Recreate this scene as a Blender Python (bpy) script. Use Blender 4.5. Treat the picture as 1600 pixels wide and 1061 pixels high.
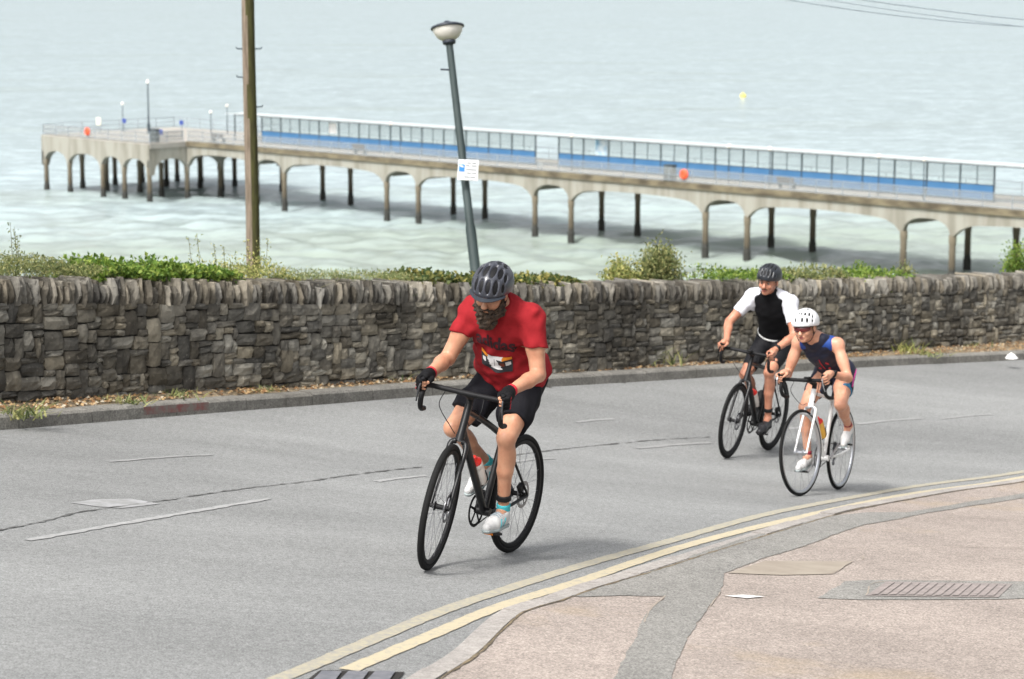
import bpy, bmesh, math, random
import numpy as np
from mathutils import Vector, Matrix, noise as mnoise
from mathutils.bvhtree import BVHTree

for o in list(bpy.data.objects):
    bpy.data.objects.remove(o, do_unlink=True)
scene = bpy.context.scene
COL = scene.collection
rng = random.Random(11)

# ------------------------------------------------------------ camera, sky, sun, exposure
FPX, CX, CY = 3500.0, 800.0, 530.5          # focal length in photograph pixels
PITCH = math.atan((CY + 30.0) / FPX)
CAM_Z = 3.11
cam_data = bpy.data.cameras.new("camera")
cam_data.sensor_fit = 'HORIZONTAL'
cam_data.sensor_width = 36.0
cam_data.lens = FPX / 1600.0 * 36.0
cam_data.clip_start = 0.2
cam_data.clip_end = 60000.0
cam_data.dof.use_dof = True
cam_data.dof.focus_distance = 12.3
cam_data.dof.aperture_fstop = 4.5
cam = bpy.data.objects.new("camera", cam_data)
COL.objects.link(cam)
cam.location = (0, 0, CAM_Z)
cam.rotation_euler = (math.pi / 2 - PITCH, 0, 0)
scene.camera = cam

SUN_AZ, SUN_EL = math.radians(215.0), math.radians(52.0)     # compass style: 0 = +Y, clockwise
world = bpy.data.worlds.new("World")
scene.world = world
world.use_nodes = True
wn, wl = world.node_tree.nodes, world.node_tree.links
wn.clear()
sky_t = wn.new('ShaderNodeTexSky')
sky_t.sky_type = 'NISHITA'
sky_t.sun_disc = False
sky_t.sun_elevation = SUN_EL
sky_t.sun_rotation = SUN_AZ
sky_t.air_density = 1.0
sky_t.dust_density = 6.0
sky_t.ozone_density = 1.0
hs = wn.new('ShaderNodeHueSaturation')          # thin overcast: the same sky with little blue left
hs.inputs['Saturation'].default_value = 0.22
bgn = wn.new('ShaderNodeBackground')
bgn.inputs['Strength'].default_value = 0.10
wo = wn.new('ShaderNodeOutputWorld')
wl.new(sky_t.outputs[0], hs.inputs['Color'])
wl.new(hs.outputs[0], bgn.inputs['Color'])
wl.new(bgn.outputs[0], wo.inputs['Surface'])

sun_d = bpy.data.lights.new("sun", 'SUN')
sun_d.energy = 1.5
sun_d.angle = math.radians(10)
sun_d.color = (1.0, 0.97, 0.93)
sun = bpy.data.objects.new("sun", sun_d)
COL.objects.link(sun)
sdir = Vector((math.sin(SUN_AZ) * math.cos(SUN_EL), math.cos(SUN_AZ) * math.cos(SUN_EL), math.sin(SUN_EL)))
sun.rotation_euler = (-sdir).to_track_quat('-Z', 'Y').to_euler()
sun.location = (0, 0, 60)

scene.view_settings.view_transform = 'Standard'
scene.view_settings.look = 'None'
scene.view_settings.gamma = 1.0
scene.view_settings.use_curve_mapping = False
scene.view_settings.exposure = 1.22
scene.cycles.use_denoising = True
scene.cycles.max_bounces = 6

# ------------------------------------------------------------ small helpers
def lin(r, g, b):
    def f(c):
        c = c / 255.0
        return c / 12.92 if c <= 0.04045 else ((c + 0.055) / 1.055) ** 2.4
    return (f(r), f(g), f(b), 1.0)

def V(*a):
    return Vector(a)

SP, CP = math.sin(PITCH), math.cos(PITCH)
def ray(px, py):
    u, v = (px - CX) / FPX, (py - CY) / FPX
    return Vector((u, CP - v * SP, -(v * CP + SP)))
def unproj(px, py, d):
    return Vector((0, 0, CAM_Z)) + ray(px, py) * d
def on_level(px, py, z):
    r = ray(px, py)
    return Vector((0, 0, CAM_Z)) + r * ((z - CAM_Z) / r.z)

def tag(o, label=None, cat=None, group=None, kind=None):
    if label: o["label"] = label
    if cat: o["category"] = cat
    if group: o["group"] = group
    if kind: o["kind"] = kind
    return o

def empty(name, mat=None, label=None, cat=None, group=None):
    o = bpy.data.objects.new(name, None)
    o.empty_display_size = 0.1
    COL.objects.link(o)
    if mat is not None:
        o.matrix_world = mat if isinstance(mat, Matrix) else Matrix.Translation(mat)
    return tag(o, label, cat, group)

class MB:
    """collects faces, builds ONE mesh object"""
    def __init__(self):
        self.v, self.f, self.m = [], [], []
    def add(self, verts, faces, mi=0):
        o = len(self.v)
        self.v.extend([tuple(p) for p in verts])
        self.f.extend([tuple(i + o for i in f) for f in faces])
        self.m.extend([mi] * len(faces))
    def box(self, c, s, R=None, mi=0, bev=0.0):
        hx, hy, hz = s[0] / 2, s[1] / 2, s[2] / 2
        c = Vector(c)
        if bev > 0:
            b = min(bev, hx * .9, hy * .9, hz * .9)
            P = []
            for sx in (-1, 1):
                for sy in (-1, 1):
                    for sz in (-1, 1):
                        P.append(((sx, sy, sz), (Vector((sx * hx, sy * (hy - b), sz * (hz - b))),
                                                 Vector((sx * (hx - b), sy * hy, sz * (hz - b))),
                                                 Vector((sx * (hx - b), sy * (hy - b), sz * hz)))))
            vs, idx = [], {}
            for k, t in P:
                for a in range(3):
                    idx[(k, a)] = len(vs)
                    vs.append(t[a])
            fs = []
            def q(lst): fs.append(lst)
            for a in range(3):
                o1, o2 = [i for i in range(3) if i != a]
                for s_ in (-1, 1):
                    cyc = []
                    for (p, r) in ((-1, -1), (1, -1), (1, 1), (-1, 1)):
                        k = [0, 0, 0]; k[a] = s_; k[o1] = p; k[o2] = r
                        cyc.append(idx[(tuple(k), a)])
                    q(cyc)
            for a in range(3):
                o1, o2 = [i for i in range(3) if i != a]
                for p in (-1, 1):
                    for r in (-1, 1):
                        k0 = [0, 0, 0]; k0[o1] = p; k0[o2] = r; k1 = list(k0)
                        k0[a] = -1; k1[a] = 1
                        k0, k1 = tuple(k0), tuple(k1)
                        q([idx[(k0, o1)], idx[(k1, o1)], idx[(k1, o2)], idx[(k0, o2)]])
            for k, t in P:
                q([idx[(k, 0)], idx[(k, 1)], idx[(k, 2)]])
        else:
            vs = [Vector((sx * hx, sy * hy, sz * hz)) for sx in (-1, 1) for sy in (-1, 1) for sz in (-1, 1)]
            fs = [(0, 1, 3, 2), (4, 6, 7, 5), (0, 4, 5, 1), (2, 3, 7, 6), (0, 2, 6, 4), (1, 5, 7, 3)]
        if R is not None:
            vs = [R @ p for p in vs]
        self.add([p + c for p in vs], fs, mi)
        return self
    def tube(self, pts, rad, n=10, mi=0, caps=True, flat=1.0, closed=False, up=None):
        pts = [Vector(p) for p in pts]
        m = len(pts)
        if not hasattr(rad, '__len__'): rad = [rad] * m
        vs, fs = [], []
        prev = None
        for i, p in enumerate(pts):
            if closed:
                t = pts[(i + 1) % m] - pts[i - 1]
            else:
                t = pts[min(i + 1, m - 1)] - pts[max(i - 1, 0)]
            t.normalize()
            if prev is None:
                r = Vector(up) if up is not None else (Vector((0, 0, 1)) if abs(t.z) < 0.9 else Vector((0, 1, 0)))
            else:
                r = prev
            a = (r - t * r.dot(t)).normalized()
            prev = a
            b = t.cross(a)
            for k in range(n):
                w = 2 * math.pi * k / n
                vs.append(p + a * (math.cos(w) * rad[i]) + b * (math.sin(w) * rad[i] * flat))
        for i in range(m if closed else m - 1):
            for k in range(n):
                k2 = (k + 1) % n
                j = (i + 1) % m
                fs.append((i * n + k, i * n + k2, j * n + k2, j * n + k))
        if caps and not closed:
            fs.append(tuple(range(n - 1, -1, -1)))
            fs.append(tuple((m - 1) * n + k for k in range(n)))
        self.add(vs, fs, mi)
        return self
    def lathe(self, prof, c, axis=(0, 0, 1), n=24, mi=0, closed=False):
        axis = Vector(axis).normalized()
        a = axis.orthogonal().normalized()
        b = axis.cross(a)
        c = Vector(c)
        vs, fs = [], []
        for (r, h) in prof:
            for k in range(n):
                w = 2 * math.pi * k / n
                vs.append(c + axis * h + (a * math.cos(w) + b * math.sin(w)) * r)
        m = len(prof)
        for i in range(m if closed else m - 1):
            for k in range(n):
                k2 = (k + 1) % n
                j = (i + 1) % m
                fs.append((i * n + k, i * n + k2, j * n + k2, j * n + k))
        self.add(vs, fs, mi)
        return self
    def quad(self, a, b, c, d, mi=0):
        self.add([a, b, c, d], [(0, 1, 2, 3)], mi)
        return self
    def build(self, name, mats, parent=None, smooth=False, fixn=True):
        me = bpy.data.meshes.new(name)
        me.from_pydata(self.v, [], self.f)
        if not isinstance(mats, (list, tuple)): mats = [mats]
        for m in mats: me.materials.append(m)
        if len(mats) > 1:
            me.polygons.foreach_set('material_index', self.m)
        if fixn:
            bm = bmesh.new(); bm.from_mesh(me)
            bmesh.ops.recalc_face_normals(bm, faces=bm.faces)
            bm.to_mesh(me); bm.free()
        if smooth:
            me.polygons.foreach_set('use_smooth', [True] * len(me.polygons))
            if smooth == 'auto':
                try: me.set_sharp_from_angle(angle=math.radians(40))
                except Exception: pass
        me.update()
        o = bpy.data.objects.new(name, me)
        COL.objects.link(o)
        if parent is not None: o.parent = parent
        return o

def catmull(pts, per=8):
    pts = [Vector(p) for p in pts]
    out = []
    n = len(pts)
    for i in range(n - 1):
        p0 = pts[i - 1] if i > 0 else pts[0] * 2 - pts[1]
        p1, p2 = pts[i], pts[i + 1]
        p3 = pts[i + 2] if i + 2 < n else pts[-1] * 2 - pts[-2]
        for k in range(per):
            t = k / per
            out.append(0.5 * ((2 * p1) + (p2 - p0) * t + (2 * p0 - 5 * p1 + 4 * p2 - p3) * t * t + (3 * p1 - p0 - 3 * p2 + p3) * t ** 3))
    out.append(pts[-1])
    return out

def resample(pts, step):
    L = [0.0]
    for i in range(1, len(pts)): L.append(L[-1] + (pts[i] - pts[i - 1]).length)
    n = max(2, int(round(L[-1] / step)) + 1)
    out, j = [], 0
    for k in range(n):
        s = L[-1] * k / (n - 1)
        while j < len(L) - 2 and L[j + 1] < s: j += 1
        t = (s - L[j]) / max(1e-9, L[j + 1] - L[j])
        out.append(pts[j].lerp(pts[j + 1], t))
    return out

# ------------------------------------------------------------ materials
MATS = {}
def mat(name, col, col2=None, rough=0.7, scale=8.0, bump=0.0, bscale=None, metal=0.0, spec=0.4, stretch=(1, 1, 1),
        detail=5.0, ramp=(0.35, 0.65), trans=0.0, coat=0.0, sss=0.0, objrand=0.0, alpha=None, bdist=0.01):
    if name in MATS: return MATS[name]
    m = bpy.data.materials.new(name)
    m.use_nodes = True
    nt = m.node_tree
    nd, lk = nt.nodes, nt.links
    p = nd['Principled BSDF']
    c1 = tuple(col[:3]) + (1.0,)
    p.inputs['Roughness'].default_value = rough
    p.inputs['Metallic'].default_value = metal
    p.inputs['Specular IOR Level'].default_value = spec
    if trans: p.inputs['Transmission Weight'].default_value = trans
    if coat: p.inputs['Coat Weight'].default_value = coat
    if alpha is not None: p.inputs['Alpha'].default_value = alpha
    if sss:
        p.inputs['Subsurface Weight'].default_value = sss
        p.inputs['Subsurface Radius'].default_value = (0.012, 0.005, 0.003)
        p.inputs['Subsurface Scale'].default_value = 1.0
    tc = nd.new('ShaderNodeTexCoord')
    mp = nd.new('ShaderNodeMapping')
    mp.inputs['Scale'].default_value = stretch
    lk.new(tc.outputs['Object'], mp.inputs['Vector'])
    out = None
    if col2 is not None:
        c2 = tuple(col2[:3]) + (1.0,)
        nz = nd.new('ShaderNodeTexNoise')
        nz.inputs['Scale'].default_value = scale
        nz.inputs['Detail'].default_value = detail
        nz.inputs['Roughness'].default_value = 0.6
        lk.new(mp.outputs[0], nz.inputs['Vector'])
        rp = nd.new('ShaderNodeValToRGB')
        rp.color_ramp.elements[0].position = ramp[0]
        rp.color_ramp.elements[0].color = c1
        rp.color_ramp.elements[1].position = ramp[1]
        rp.color_ramp.elements[1].color = c2
        lk.new(nz.outputs['Fac'], rp.inputs['Fac'])
        out = rp.outputs['Color']
    if objrand:
        oi = nd.new('ShaderNodeObjectInfo')
        mr = nd.new('ShaderNodeMapRange')
        mr.inputs['To Min'].default_value = 1 - objrand
        mr.inputs['To Max'].default_value = 1 + objrand
        lk.new(oi.outputs['Random'], mr.inputs['Value'])
        mx = nd.new('ShaderNodeVectorMath'); mx.operation = 'SCALE'
        if out is not None: lk.new(out, mx.inputs[0])
        else: mx.inputs[0].default_value = c1[:3]
        lk.new(mr.outputs[0], mx.inputs['Scale'])
        out = mx.outputs[0]
    if out is not None: lk.new(out, p.inputs['Base Color'])
    else: p.inputs['Base Color'].default_value = c1
    if bump:
        nb = nd.new('ShaderNodeTexNoise')
        nb.inputs['Scale'].default_value = bscale or scale * 3
        nb.inputs['Detail'].default_value = 4
        lk.new(mp.outputs[0], nb.inputs['Vector'])
        bp = nd.new('ShaderNodeBump')
        bp.inputs['Strength'].default_value = bump
        bp.inputs['Distance'].default_value = bdist
        lk.new(nb.outputs['Fac'], bp.inputs['Height'])
        lk.new(bp.outputs[0], p.inputs['Normal'])
    MATS[name] = m
    return m

# ------------------------------------------------------------ the lie of the land (steep road falling away to the pier)
CTRL = [(672, 892, 11.96), (797, 873, 12.85), (1247, 776, 17.3), (1303, 766, 18.2), (1136, 717, 20.0), (1205, 711, 20.9),
        (0, 672, 16.5), (425, 638, 19.1), (850, 605, 22.3), (1225, 582, 25.8), (1600, 562, 29.8),
        (0, 640, 17.4), (425, 612, 20.2), (850, 583, 23.5), (1225, 560, 27.1), (1600, 538, 31.2),
        (640, 1061, 9.05), (800, 960, 10.75), (1000, 885, 12.7), (1250, 805, 15.8), (1600, 740, 20.2),
        (0, 1061, 8.5), (1600, 1061, 10.0), (0, 850, 11.7), (1600, 900, 13.2), (1200, 950, 11.9), (350, 760, 14.6)]
P_ = np.array([list(unproj(*c)) for c in CTRL] + [[0.0, 0.0, CAM_Z - 1.75], [-6, 2, CAM_Z - 1.5], [7, 2, CAM_Z - 2.3]])
def _tps():
    n = len(P_)
    d = np.sqrt(((P_[:, None, :2] - P_[None, :, :2]) ** 2).sum(-1))
    K = np.where(d > 0, d * d * np.log(d + 1e-12), 0.0) + np.eye(n) * 6.0
    Q = np.concatenate([np.ones((n, 1)), P_[:, :2]], 1)
    A = np.zeros((n + 3, n + 3)); A[:n, :n] = K; A[:n, n:] = Q; A[n:, :n] = Q.T
    return np.linalg.solve(A, np.concatenate([P_[:, 2], np.zeros(3)]))
_W = _tps()
def ground_np(xy):
    d2 = ((xy[:, None, :] - P_[None, :, :2]) ** 2).sum(-1)
    K = np.where(d2 > 1e-12, 0.5 * d2 * np.log(d2 + 1e-12), 0.0)
    return K @ _W[:-3] + _W[-3] + xy @ _W[-2:]
def gz(x, y):
    return float(ground_np(np.array([[x, y]], float))[0])
def hit(px, py, off=0.0):
    """where the line of sight through a photograph pixel meets the ground (once, to survey the place)"""
    r = ray(px, py)
    a, b = 4.0, 6.0
    f = lambda t: CAM_Z + r.z * t - gz(r.x * t, r.y * t) - off
    while f(b) > 0 and b < 70: a, b = b, b + 0.5
    for _ in range(30):
        m = (a + b) / 2
        if f(m) > 0: a = m
        else: b = m
    p = Vector((0, 0, CAM_Z)) + r * b
    return p
def drape(pts, off):
    z = ground_np(np.array([[p[0], p[1]] for p in pts], float))
    return [Vector((p[0], p[1], zz + off)) for p, zz in zip(pts, z)]

# ============================================================ SEA
SEA_Z = CAM_Z - 22.0
def sea_material():
    m = bpy.data.materials.new("sea_water"); m.use_nodes = True
    nd, lk = m.node_tree.nodes, m.node_tree.links
    p = nd['Principled BSDF']
    p.inputs['Roughness'].default_value = 0.22; p.inputs['Specular IOR Level'].default_value = 0.40
    p.inputs['IOR'].default_value = 1.33
    tc = nd.new('ShaderNodeTexCoord')
    mp = nd.new('ShaderNodeMapping'); mp.inputs['Scale'].default_value = (0.012, 0.04, 1)
    lk.new(tc.outputs['Object'], mp.inputs['Vector'])
    nz = nd.new('ShaderNodeTexNoise'); nz.inputs['Scale'].default_value = 1.0; nz.inputs['Detail'].default_value = 6
    lk.new(mp.outputs[0], nz.inputs['Vector'])
    sx = nd.new('ShaderNodeSeparateXYZ'); lk.new(tc.outputs['Object'], sx.inputs[0])
    mr = nd.new('ShaderNodeMapRange')        # sandy shallows towards the beach
    mr.inputs['From Min'].default_value = 170; mr.inputs['From Max'].default_value = 250
    mr.inputs['To Min'].default_value = 1.0; mr.inputs['To Max'].default_value = 0.0
    lk.new(sx.outputs['Y'], mr.inputs['Value'])
    ad = nd.new('ShaderNodeMath'); ad.operation = 'MULTIPLY_ADD'
    lk.new(nz.outputs['Fac'], ad.inputs[0]); ad.inputs[1].default_value = 1.5
    sb = nd.new('ShaderNodeMath'); sb.operation = 'SUBTRACT'; sb.inputs[1].default_value = 0.72
    lk.new(mr.outputs[0], sb.inputs[0]); lk.new(sb.outputs[0], ad.inputs[2])
    rp = nd.new('ShaderNodeValToRGB')
    rp.color_ramp.elements[0].position = 0.1; rp.color_ramp.elements[0].color = (0.352, 0.428, 0.442, 1)
    rp.color_ramp.elements[1].position = 0.95; rp.color_ramp.elements[1].color = (0.275, 0.325, 0.285, 1)
    lk.new(ad.outputs[0], rp.inputs['Fac']); lk.new(rp.outputs[0], p.inputs['Base Color'])
    # chop: wave slopes straight from noise, so far water stays broken too
    prev = None
    for (sc, rot, st_, amp, det) in (((0.30, 0.75, 1), 0.12, 1.0, 0.62, 3), ((1.1, 2.2, 1), -0.2, 1.0, 0.42, 4), ((.05, .11, 1), 0.1, 1.0, 0.14, 3)):
        m2 = nd.new('ShaderNodeMapping'); m2.inputs['Scale'].default_value = sc; m2.inputs['Rotation'].default_value = (0, 0, rot)
        lk.new(tc.outputs['Object'], m2.inputs['Vector'])
        n2 = nd.new('ShaderNodeTexNoise'); n2.inputs['Scale'].default_value = st_; n2.inputs['Detail'].default_value = det; n2.inputs['Roughness'].default_value = 0.6
        lk.new(m2.outputs[0], n2.inputs['Vector'])
        vs_ = nd.new('ShaderNodeVectorMath'); vs_.operation = 'SUBTRACT'; vs_.inputs[1].default_value = (.5, .5, .5)
        lk.new(n2.outputs['Color'], vs_.inputs[0])
        vm = nd.new('ShaderNodeVectorMath'); vm.operation = 'MULTIPLY'; vm.inputs[1].default_value = (amp * .6, amp, 0)
        lk.new(vs_.outputs[0], vm.inputs[0])
        va = nd.new('ShaderNodeVectorMath'); va.operation = 'ADD'
        lk.new(vm.outputs[0], va.inputs[0])
        if prev is None:
            g_ = nd.new('ShaderNodeNewGeometry'); lk.new(g_.outputs['Normal'], va.inputs[1])
        else: lk.new(prev, va.inputs[1])
        prev = va.outputs[0]
    nn_ = nd.new('ShaderNodeVectorMath'); nn_.operation = 'NORMALIZE'; lk.new(prev, nn_.inputs[0])
    lk.new(nn_.outputs[0], p.inputs['Normal'])
    return m

def build_sea():
    rr = list(np.arange(70, 400, 0.75)) + list(np.geomspace(400, 40000, 160))
    az = [-85, -60, -40, -28, -20] + list(np.arange(-16, 16.01, 0.22)) + [20, 28, 40, 60, 85]
    R, A = np.meshgrid(np.array(rr), np.radians(np.array(az)), indexing='ij')
    X, Y = R * np.sin(A), R * np.cos(A)
    Z = np.zeros_like(X)
    g = np.random.RandomState(4)
    for i in range(46):
        lam = 2.2 * (4.0 ** g.rand())
        th = math.radians(-100 + g.randn() * 34)
        k = 2 * math.pi / lam
        amp = 0.0085 * lam ** 0.9
        ph = (X * math.cos(th) + Y * math.sin(th)) * k + g.rand() * 6.28
        fade = np.clip((370 - R) / 190, 0, 1) ** 1.5
        Z += amp * fade * (np.sin(ph) + 0.28 * np.cos(2 * ph))
    n, m = X.shape
    co = np.stack([X, Y, Z], -1).reshape(-1, 3)
    idx = np.arange(n * m).reshape(n, m)
    q = np.stack([idx[:-1, :-1], idx[:-1, 1:], idx[1:, 1:], idx[1:, :-1]], -1).reshape(-1, 4)
    me = bpy.data.meshes.new("sea")
    me.from_pydata(co.tolist(), [], q[:, ::-1].tolist())
    me.polygons.foreach_set('use_smooth', [True] * len(me.polygons))
    me.materials.append(sea_material())
    me.update()
    o = bpy.data.objects.new("sea", me); COL.objects.link(o)
    o.location = (0, 0, SEA_Z)
    if me.polygons[0].normal.z < 0: me.flip_normals()
    return tag(o, kind='structure')
build_sea()

# ============================================================ PIER
PJ, PT, PN = V(-33.1, 227.3, 0), V(.705, -.709, 0), V(.709, .705, 0)
DECK = SEA_Z + 5.9
def pp(s, n, z): return PJ + PT * s + PN * n + V(0, 0, z)
PR = Matrix((PT, PN, (0, 0, 1))).transposed()       # box axes: s, n, z

M_conc = mat("pier_concrete", lin(152, 150, 140), lin(108, 103, 90), rough=.9, scale=.55, stretch=(1.6, 1.6, .25), ramp=(.42, .78), bump=.3, bscale=3)
M_deck = mat("pier_deck_surface", lin(168, 164, 156), lin(150, 146, 138), rough=.9, scale=.6)
M_edge = mat("pier_edge_stain", lin(120, 111, 90), lin(76, 69, 56), rough=.9, scale=.5, stretch=(1, 1, 2), ramp=(.4, .62))
M_steel = mat("pier_galvanised_rail", lin(150, 158, 164), rough=.5, metal=.3)
M_dsteel = mat("pier_dark_steel", lin(56, 68, 76), rough=.5)
M_mesh = mat("rail_mesh_infill", lin(150, 153, 152), rough=.7, alpha=.30)
M_blue = mat("windbreak_blue_panel", lin(62, 108, 150), lin(72, 116, 156), rough=.5, scale=.5)
M_glass = mat("windbreak_glass", lin(180, 200, 200), rough=.08, alpha=.22, spec=.5)
M_roofw = mat("windbreak_white_roof", lin(192, 198, 198), lin(172, 180, 182), rough=.5, scale=.6)
M_globe = mat("lamp_globe_white", lin(250, 244, 232), rough=.3)
M_orange = mat("lifebuoy_orange", lin(238, 96, 62), rough=.5)
M_darkw = mat("dark_bench_slats", lin(62, 58, 56), lin(84, 78, 74), rough=.7, scale=3)
M_bin = mat("grey_bin", lin(104, 112, 112), lin(84, 92, 94), rough=.6, scale=3)
M_navy = mat("blue_board", lin(52, 74, 150), rough=.5)
M_white = mat("white_paint", lin(238, 238, 236), rough=.5)

def pile_material():
    m = bpy.data.materials.new("pier_pile_concrete"); m.use_nodes = True
    nd, lk = m.node_tree.nodes, m.node_tree.links
    p = nd['Principled BSDF']; p.inputs['Roughness'].default_value = .85
    tc = nd.new('ShaderNodeTexCoord'); sx = nd.new('ShaderNodeSeparateXYZ')
    lk.new(tc.outputs['Object'], sx.inputs[0])
    nz = nd.new('ShaderNodeTexNoise'); nz.inputs['Scale'].default_value = 1.5; nz.inputs['Detail'].default_value = 4
    lk.new(tc.outputs['Object'], nz.inputs['Vector'])
    ma = nd.new('ShaderNodeMath'); ma.operation = 'MULTIPLY_ADD'; ma.inputs[1].default_value = 1.2
    lk.new(nz.outputs['Fac'], ma.inputs[0]); lk.new(sx.outputs['Z'], ma.inputs[2])
    rp = nd.new('ShaderNodeValToRGB')        # weed and tide stain at the waterline
    mr = nd.new('ShaderNodeMapRange'); mr.inputs['From Min'].default_value = 0; mr.inputs['From Max'].default_value = 4.5
    lk.new(ma.outputs[0], mr.inputs['Value']); lk.new(mr.outputs[0], rp.inputs['Fac'])
    e = rp.color_ramp.elements
    e[0].position = .35; e[0].color = (0.035, 0.035, 0.03, 1)
    e[1].position = .47; e[1].color = lin(84, 76, 62)
    e2 = e.new(.95); e2.color = lin(120, 111, 94)
    lk.new(rp.outputs[0], p.inputs['Base Color'])
    return m
M_pile = pile_material()

pier = empty("concrete_pier", pp(0, 0, SEA_Z), "long concrete pier on paired arched legs standing out into the pale sea", "pier")
PIERZ = SEA_Z
def pbuild(mb, name, m, **k):
    o = mb.build(name, m, **k)
    o.location = -Vector(pier.location)
    o.parent = pier
    return o
def pbox(mb, s0, s1, n0, n1, z0, z1):
    mb.box(pp((s0 + s1) / 2, (n0 + n1) / 2, (z0 + z1) / 2), (s1 - s0, n1 - n0, z1 - z0), PR)

S_END, WID = 132.0, 9.2
pbuild((lambda b: (pbox(b, 0.0, S_END, .25, WID - .25, DECK - .5, DECK - .004), b)[1])(MB()), "deck_slab", M_deck)
pbuild((lambda b: (pbox(b, -19.5, 0, -4.35, 13, DECK - .5, DECK), b)[1])(MB()), "head_slab", M_deck)
b = MB(); pbox(b, .15, S_END, -.05, .25, DECK - .42, DECK + .05); pbuild(b, "deck_edge", M_edge)
b = MB(); pbox(b, .15, S_END, WID - .25, WID, DECK - .42, DECK + .05); pbuild(b, "deck_edge", M_edge)

def arch_beam(supports, s0, s1, fn, thick, zt, crown, spring):
    """beam whose underside is arched between its legs; fn(s, o, z) gives a point"""
    S = sorted(set([s0, s1] + supports))
    mb = MB(); top, bot = [], []
    for a, c in zip(S[:-1], S[1:]):
        L = c - a; n = 20
        for k in range(n + (1 if c == S[-1] else 0)):
            t = k / n
            e = abs(2 * t - 1)
            if L > 9: dep = crown + (spring - crown) * (0.30 * e ** 2.2 + 0.70 * max(0, (e - .72) / .28) ** 2.4)
            else: dep = crown * .9 + (spring - crown * .9) * (1 - math.sqrt(max(0, 1 - e ** 2.6)))
            s = a + L * t
            top.append(s); bot.append(zt - dep)
    n = len(top)
    vs = []
    for o in (0, thick):
        vs += [fn(s, o, zt) for s in top] + [fn(s, o, z) for s, z in zip(top, bot)]
    fs = []
    for i in range(n - 1):
        fs += [(i, i + 1, n + i + 1, n + i), (2 * n + i, 3 * n + i, 3 * n + i + 1, 2 * n + i + 1),
               (n + i, n + i + 1, 3 * n + i + 1, 3 * n + i), (i, 2 * n + i, 2 * n + i + 1, i + 1)]
    fs += [(0, n, 3 * n, 2 * n), (n - 1, 3 * n - 1, 4 * n - 1, 2 * n - 1)]
    mb.add(vs, fs)
    return mb
bents = []
for k in range(-1, 5):
    bents += [30.2 + 19.2 * k, 34.5 + 19.2 * k]
ZB = DECK - .42
pbuild(arch_beam(bents, 0.1, S_END, lambda s, o, z: pp(s, .12 + o, z), .5, ZB, .75, 2.0), "arched_beam", M_conc)
pbuild(arch_beam(bents, 0.1, S_END, lambda s, o, z: pp(s, WID - .65 + o, z), .5, ZB, .75, 2.0), "arched_beam", M_conc)
hs_ = [-19.0, -14.6, -8.6, -4.8, -.5]
ZH = DECK - .10
pbuild(arch_beam(hs_, -19.4, -.1, lambda s, o, z: pp(s, -4.45 + o, z), .55, ZH, 1.7, 3.1), "arched_beam", M_conc)
pbuild(arch_beam(hs_, -19.4, -.1, lambda s, o, z: pp(s, 12.6 + o, z), .5, ZH, 1.7, 3.1), "arched_beam", M_conc)
pbuild(arch_beam([-3.9, .4, 4.6, 8.2, 12.3], -3.88, 12.55, lambda s, o, z: pp(-.62 + o, s, z), .55, ZH - .003, 1.7, 3.1), "arched_beam", M_conc)
pbuild(arch_beam([-3.9, .4, 4.6, 8.2, 12.3], -3.88, 12.55, lambda s, o, z: pp(-19.4 + o, s, z), .55, ZH - .003, 1.7, 3.1), "arched_beam", M_conc)
for s in bents:      # cross beams between the two rows of legs
    b = MB(); pbox(b, s - .22, s + .22, .63, WID - .66, ZB - 1.3, ZB - .09); pbuild(b, "cross_beam", M_conc)
pb = MB()
prof = [(.34, -2.5), (.31, 2.2), (.27, 3.2), (.36, 3.55)]
for (r, h) in ():
    pass
pb.lathe([(.0, -2.0), (.32, -2.0), (.31, .9), (.255, 1.0), (.245, 2.9), (.29, 3.25), (.29, 3.7), (0, 3.6)], (0, 0, 0), n=8)
pile0 = pb.build("pile", M_pile, pier)
pile_spots = [(s, n, 0) for s in bents for n in (.37, WID - .4)] + [(s, n, -.3) for s in hs_ for n in (-4.18, 12.85)] + \
             [(-.38, n, -.3) for n in (.4, 4.6, 8.2)] + [(-19.1, n, -.3) for n in (.4, 4.6, 8.2)] + [(s, n, -.2) for s in (-14.6, -8.6, -4.8) for n in (.4, 8.2)]
for i, (s, n, dz) in enumerate(pile_spots):
    o = pile0 if i == 0 else pile0.copy()
    if i: COL.objects.link(o); o.parent = pier
    o.rotation_euler.z = math.radians(45 - 22.5)
    o.location = pp(s, n, SEA_Z + dz) - Vector(pier.location)

# railings
rp0 = MB().box((0, 0, .58), (.06, .06, 1.16)).build("railing_post", M_steel, pier)
first = [True]
def rail_post(s, n):
    o = rp0 if first[0] else rp0.copy()
    if not first[0]: COL.objects.link(o); o.parent = pier
    first[0] = False
    o.location = pp(s, n, DECK) - Vector(pier.location)
def railing(p0, p1, step=2.48, infill=True):
    (s0, n0), (s1, n1) = p0, p1
    L = math.hypot(s1 - s0, n1 - n0); k = max(1, round(L / step))
    for i in range(k + 1): rail_post(s0 + (s1 - s0) * i / k, n0 + (n1 - n0) * i / k)
    for h in (.16, .62, 1.14):
        pbuild(MB().tube([pp(s0, n0, DECK + h), pp(s1, n1, DECK + h)], .032, n=6), "handrail", M_steel)
    if infill:
        a, c = pp(s0, n0, DECK + .16), pp(s1, n1, DECK + .16)
        d_ = (c - a).normalized().cross(V(0, 0, 1)) * .01
        bb = MB(); up = V(0, 0, .98)
        bb.add([a - d_, c - d_, c - d_ + up, a - d_ + up, a + d_, c + d_, c + d_ + up, a + d_ + up],
               [(0, 1, 2, 3), (4, 7, 6, 5), (0, 4, 5, 1), (3, 2, 6, 7), (0, 3, 7, 4), (1, 5, 6, 2)])
        pbuild(bb, "rail_mesh", M_mesh)
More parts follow.
